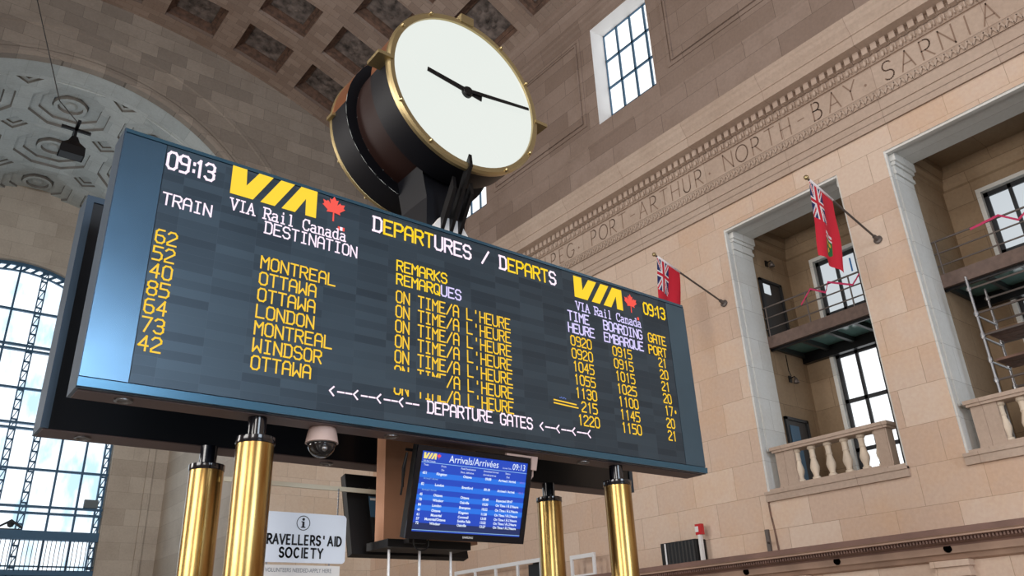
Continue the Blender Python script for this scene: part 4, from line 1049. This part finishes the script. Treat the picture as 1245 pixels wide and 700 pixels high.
# ================================================================== LOGGIA FURNISHING
def catwalk(y0, y1, label):
    t = thing('catwalk', label, 'catwalk', (16.75, (y0+y1)/2, 7.78))
    mb = MB(); mb.box(16.0, 16.09, y0, y1, 7.80, 8.08); mb.build('front_beam', 'beam_steel', t)
    mb = MB(); mb.box(17.40, 17.54, y0, y1, 7.66, 8.0); mb.box(16.09, 16.14, y0, y1, 7.74, 7.80); mb.build('rear_beam', 'black_metal', t)
    mb = MB(); mb.box(16.09, 17.40, y0, y1, 7.92, 8.04); mb.build('deck', 'deck_glass', t)
    n = 5
    for i in range(n+1):
        yy = y0+.05+(y1-y0-.1)*i/n; mb = MB(); mb.box(16.09, 17.40, yy-.04, yy+.04, 7.80, 7.92); mb.build('cross_beam', 'deck_under', t)
    for z in (8.82, 8.55, 8.28):
        mb = MB(); mb.tube([(16.03, y0, z), (16.03, y1, z)], .018 if z < 8.8 else .022, 8); mb.build('guard_rail', 'grey_steel', t)
    for i in range(4):
        yy = y0+.1+(y1-y0-.2)*i/3; mb = MB(); mb.tube([(16.03, yy, 8.08), (16.03, yy, 8.84)], .018, 8); mb.build('rail_post', 'grey_steel', t)
    return t
cw = catwalk(BAYS[0][0]-.4, BAYS[0][1]-.004, 'steel catwalk with guard rails crossing the loggia bay behind the complete flag')
w2 = dup(cw, (16.75, cw.location.y-4.14, 7.78), None, 'steel catwalk with guard rails above the scaffolding, at the right picture edge')
def balustrade(y0, label):
    X = 15.25; t = thing('balustrade', label, 'balustrade', (X, y0+1.54, ZS))
    a, b = y0+.36, y0+2.90
    mb = MB(); mb.box(X-.22, X+.30, y0+.02, y0+3.05, ZS-.02, ZS+.06); mb.box(X-.02, X+.26, a, b, ZS+.06, ZS+.14); mb.build('plinth', 'stone_trim', t)
    mb = MB(); mb.box(X-.06, X+.30, a-.05, b+.04, 5.19, 5.24); mb.box(X-.09, X+.33, a-.08, b+.07, 5.24, 5.31); mb.build('hand_rail', 'stone_trim', t)
    for (p0, p1) in ((y0+2.45, b), (a, y0+.62)):
        mb = MB(); mb.box(X, X+.24, p0, p1, ZS+.14, 5.19); mb.build('pedestal', 'stone_trim', t)
    prof = [(.085, 0), (.085, .05), (.055, .07), (.062, .12), (.09, .20), (.096, .26), (.075, .34), (.055, .42), (.06, .45), (.068, .46), (.058, .48), (.056, .55), (.062, .62), (.085, .64), (.085, .69)]
    for yy in (y0+2.45, y0+2.09, y0+1.715, y0+1.34, y0+.97, y0+.62):
        mb = MB(); mb.lathe(prof, (X+.12, yy, ZS+.14), n=14); mb.build('baluster', 'stone_pale', t, True, .7)
    return t
bl = balustrade(BAYS[0][0], 'stone balustrade of the loggia bay with the tall window, left of the other')
dup(bl, (15.25, bl.location.y-4.14, ZS), None, 'stone balustrade in front of the scaffolding, at the right picture edge')
# protruding sill course under each opening
mb = MB()
for a, b in BAYS:
    mb.box(14.93, WX, a-.02, b+.03, 4.16, 4.34)
    for (y0, y1) in ((a-.02, b+.03),): mb.box(14.90, WX, y0, y1, 4.30, 4.36)
struct(mb.build('trim_sill', 'stone_trim'))

# scaffold in the second bay
sf_ = thing('scaffold_tower', 'scaffold tower of steel tubes and planks behind the right balustrade', 'scaffold', (16.0, 4.2, 4.3))
for i, (x, y, zt) in enumerate(((15.62, 5.37, 7.72), (16.42, 5.37, 7.66), (15.62, 3.5, 7.72), (16.42, 3.5, 7.66))):
    mb = MB(); mb.tube([(x, y, 4.31), (x, y, zt)], .026, 10)
    for z in (5.65, 6.05, 6.52, 6.96, 7.46): mb.lathe([(.04, -.04), (.045, 0), (.04, .04)], (x, y, z), n=10)
    mb.build('standard', 'steel', sf_, True, .6)
for z in (5.65, 6.52, 6.96, 7.46):
    for x in (15.62, 16.42): mb = MB(); mb.tube([(x, 3.4, z), (x, 5.42, z)], .022, 8); mb.build('ledger', 'grey_steel', sf_)
for z in (6.05, 6.52, 6.96):
    for y in (3.5, 5.37): mb = MB(); mb.tube([(15.58, y, z-.05), (16.46, y, z-.05)], .022, 8); mb.build('transom', 'steel', sf_)
for z in (6.0, 6.52):
    mb = MB()
    for k in range(3): mb.box(15.66+.26*k, 15.90+.26*k, 3.45, 5.30, z, z+.045)
    mb.build('plank_deck', 'plank', sf_)
# lamps on the bay side walls
def sconce(x, z, label):
    y = BAYS[0][1]; t = thing('wall_lamp', label, 'lamp', (x, y, z))
    mb = MB(); mb.box(x-.05, x+.05, y-.03, y-.001, z-.08, z+.08); mb.tube([(x, y-.03, z+.02), (x, y-.14, z+.04), (x, y-.16, z-.02)], .014, 8); mb.build('bracket', 'black_metal', t)
    mb = MB(); mb.lathe([(.03, 0), (.075, -.13), (.06, -.14)], (x, y-.16, z-.0), n=14); mb.build('lamp_shade', 'grey_steel', t, True)
sconce(16.59, 10.2, 'small dark wall lamp above the upper door of the flagged bay')
sconce(16.67, 7.15, 'small wall lamp hanging under the catwalk, above the lower door')
mb = MB(); mb.tube([(16.5, 10.0, 7.7), (16.5, 10.0, 7.3), (16.6, 10.02, 7.2)], .012, 6); tag(mb.build('hanging_cable', 'black_metal'), 'short dark cable hanging from the catwalk beside the lower wall lamp', 'cable')
# warning tape
def tape(dy, label, zz):
    mb = MB()
    for (a, b) in zip(zz[:-1], zz[1:]):
        n = 5
        for i in range(n):
            p = [a[k]+(b[k]-a[k])*i/n for k in (0, 1)]; q = [a[k]+(b[k]-a[k])*(i+1)/n for k in (0, 1)]
            mb.prism([(15.985, p[0]+dy, p[1]-.025), (15.985+.01*(i % 2), q[0]+dy, q[1]-.025), (15.985+.01*(i % 2), q[0]+dy, q[1]+.025), (15.985, p[0]+dy, p[1]+.025)], (.004, 0, 0))
    tag(mb.build('warning_tape', 'tape_pink'), label, 'tape')
tape(0, 'pink warning tape looped along the catwalk rail behind the complete flag', [(9.05, 8.55), (8.75, 8.84), (8.4, 8.62), (8.3, 8.84), (7.75, 8.56), (7.45, 8.84)])
tape(-4.14, 'pink warning tape looped along the catwalk rail at the right picture edge', [(9.3, 8.78), (8.75, 8.84), (8.45, 8.60), (8.1, 8.84)])

# ---- flags
def union_jack(u, v):
    """u along the fly, v up the hoist, 0..1 each"""
    x, y = (u-.5)*2, (v-.5)
    if abs(y) < .10 or abs(x) < .10: return 0
    if abs(y) < .167 or abs(x) < .167: return 2
    d1, d2 = abs(y-x*.5)/1.118, abs(y+x*.5)/1.118
    if min(d1, d2) < .034: return 0
    if min(d1, d2) < .10: return 2
    return 1
def ensign(s, t):
    """s from the pole tip along the hoist, t down the fly"""
    if s < .5 and t < .5: return union_jack(t/.5, 1-s/.5)
    du, dv = (t-.74)/.12, (s-.52)/.25
    if abs(dv) < .75 and -1.15 < du < 1.15-.5*dv*dv*1.2:
        if du < -.45: return 0 if abs(dv) < .12 or abs(du+.8) < .10 else 2
        for (a, b) in ((-.1, -.32), (-.1, .32), (.5, 0)):
            if (du-a)**2+((dv-b)*.9)**2 < .05: return 4
        return 3
    return 0
def flag(name, y, label, ph):
    base = Vector((15.0, y, 8.85)); tip = Vector((12.68, y, 9.50)); d = (tip-base).normalized()
    t = thing(name, label, 'flag', tuple(base))
    mb = MB(); mb.tube([base, tip], .022, 10); mb.build('pole', 'grey_steel', t, True, .6)
    mb = MB(); mb.ball(tip+d*.03, .05, 10); mb.build('finial', 'clock_brass', t, True)
    mb = MB(); mb.lathe([(.09, 0), (.09, .03), (.05, .05), (.04, .16)], base, (-1, 0, .28), 14); mb.build('wall_bracket', 'grey_steel', t, True, .6)
    top = tip-d*.06; hv = -d*.76; NS, NT = 44, 88; L_ = 1.66
    mb = MB(); pts = {}
    for i in range(NS+1):
        for j in range(NT+1):
            s, q = i/NS, j/NT
            am = .045*q**.7
            wv = am*sin(s*9.0+ph+q*2.2)+.025*q*sin(q*7+ph*2)
            pull = q*(.10*sin(s*PI)) 
            p = top+hv*s*(1-.05*q)+Vector((0, wv, -q*L_*(1-.015*abs(sin(s*6+ph)))))+Vector((-.20*q, 0, 0))-Vector((0, 0, .04*pull))
            mb.v.append(tuple(p))
    for i in range(NS):
        for j in range(NT):
            b = i*(NT+1)+j; mb.f.append((b, b+NT+1, b+NT+2, b+1)); mb.mi.append(ensign((i+.5)/NS, (j+.5)/NT))
    mb.build('cloth', ['flag_red', 'flag_blue', 'flag_white', 'flag_green', 'flag_gold'], t, True)
    mb = MB(); mb.tube([top+Vector((0, 0, .0)), top+hv], .028, 8); mb.build('sleeve', 'flag_white', t, True)
    return t
flag('flag', 6.53, 'red flag with union canton and green shield, hanging in full before the loggia', 0.6)
flag('flag', 10.43, 'red flag with union canton, lower half hidden by the departures board', 2.1)

# ---- things on the lower cornice ledge
lb = thing('equipment_box', 'black draped equipment box on the stone ledge under the red alarm', 'equipment box', (14.8, 12.45, CZ))
mb = MB(); mb.box(14.62, 14.98, 11.93, 12.95, CZ, 3.62); mb.build('frame', 'black_plastic', lb)
mb = MB(); y = 11.95
pr = []
while y < 12.80: pr.append((14.61+.006*sin(y*60), y)); y += .02
mb.v = [(x, y_, CZ+.02) for x, y_ in pr]+[(x, y_, 3.60) for x, y_ in pr]; n = len(pr); mb.f = [(i, i+1, n+i+1, n+i) for i in range(n-1)]; mb.mi = [0]*(n-1); mb.build('curtain', 'black_plastic', lb, True)
mb = MB(); mb.tube([(14.60, 12.80, CZ), (14.60, 12.80, 3.60)], .02, 8); mb.build('white_edge', 'white_paint', lb)
mb = MB(); mb.box(14.70, 14.78, 11.83, 11.90, CZ, 3.70); tag(mb.build('white_post', 'white_paint'), 'short white post on the ledge at the right of the black box', 'post')
fa = thing('fire_alarm', 'small red and white alarm unit above the white post', 'alarm', (14.74, 11.865, 3.70))
mb = MB(); mb.box(14.70, 14.80, 11.78, 11.95, 3.70, 3.93); mb.build('casing', 'alarm_red', fa)
mb = MB(); mb.box(14.685, 14.70, 11.86, 11.945, 3.76, 3.88); mb.build('strobe', 'white_paint', fa)
br_ = thing('wall_bracket', 'small grey-blue bracket on the wall above the ledge, under the balustrade corner', 'bracket', (14.98, 10.25, CZ))
mb = MB(); mb.box(14.94, 14.995, 10.24, 10.32, CZ, 3.62); mb.build('plate', 'grey_steel', br_)
mb = MB(); mb.tube([(14.95, 10.28, 3.35), (14.75, 10.15, 3.36)], .018, 8); mb.ball((14.75, 10.15, 3.36), .035, 8); mb.build('arm', 'grey_steel', br_)
mb = MB(); mb.tube([(14.985, 10.14, 4.35), (14.985, 10.13, 3.9), (14.985, 10.10, 3.6), (14.97, 10.07, CZ)], .02, 6); tag(mb.build('wall_cable', 'plank'), 'dark cable running down the wall from the left balustrade to the ledge', 'cable')
def ladder(y0, y1, z1, n, label):
    t = thing('ladder', label, 'ladder', (14.3+.25, (y0+y1)/2, CZ))
    X = 14.52
    mb = MB(); mb.box(X-.03, X+.03, y0, y1, z1-.10, z1); mb.build('stile', 'white_metal', t)
    mb = MB(); mb.box(X-.03, X+.03, y0, y1, CZ, CZ+.05); mb.build('stile', 'white_metal', t)
    for i in range(n):
        yy = y0+.04+(y1-y0-.08)*i/(n-1); mb = MB(); mb.box(X-.022, X+.022, yy-.045, yy+.045, CZ+.05, z1-.10); mb.build('rung', 'white_metal', t)
ladder(17.1, 21.2, 3.74, 5, 'white ladder lying on its side along the ledge, left of the rear right column')
ladder(15.05, 15.95, 3.66, 2, 'short white frame on the ledge between the two right columns')
mb = MB(); mb.box(14.62, 14.95, 17.2, 17.8, CZ, 3.62); mb.box(14.70, 14.87, 17.3, 17.7, 3.62, 3.66); tag(mb.build('loudspeaker_box', 'black_plastic'), 'black box on the ledge behind the white ladder', 'box')

# ---- floodlight on its stay cable
FX, FY, FZ = 1.84, 18.0, 12.2
fl = thing('floodlight', 'black hanging floodlight with cross bars before the pale coffered recess', 'lamp', (FX, FY, FZ))
mb = MB()
for (h0, w0, h1, w1) in ((0, .26, .22, .25), (.22, .25, .36, .12), (.36, .12, .52, .06)):
    mb.v += []; a = [(FX+sx*w0, FY+sy*w0*.6, FZ+h0) for sx, sy in ((-1, -1), (1, -1), (1, 1), (-1, 1))]; b = [(FX+sx*w1, FY+sy*w1*.6, FZ+h1) for sx, sy in ((-1, -1), (1, -1), (1, 1), (-1, 1))]
    for j in range(4): j2 = (j+1) % 4; mb.poly([a[j], a[j2], b[j2], b[j]])
mb.build('lamp_housing', 'black_metal', fl)
mb = MB(); mb.box(FX-.24, FX+.24, FY-.14, FY+.14, FZ-.0, FZ+.02); mb.build('lamp_glass', 'black_plastic', fl)
mb = MB(); mb.box(FX-.31, FX+.31, FY-.03, FY+.03, FZ+.68, FZ+.75); mb.box(FX-.03, FX+.03, FY-.03, FY+.03, FZ+.48, FZ+.92); mb.box(FX-.035, FX+.035, FY-.32, FY+.32, FZ+.74, FZ+.80); mb.build('cross_bar', 'black_metal', fl)
mb = MB(); mb.tube([(FX-.02, FY, FZ+.935), (1.38, FY, 13.55), (.46, FY, 16.1), (-2.36, FY, 24.15)], .012, 6)
tag(mb.build('stay_cable', 'black_metal'), 'thin dark cable running from the floodlight up to the vault', 'cable')
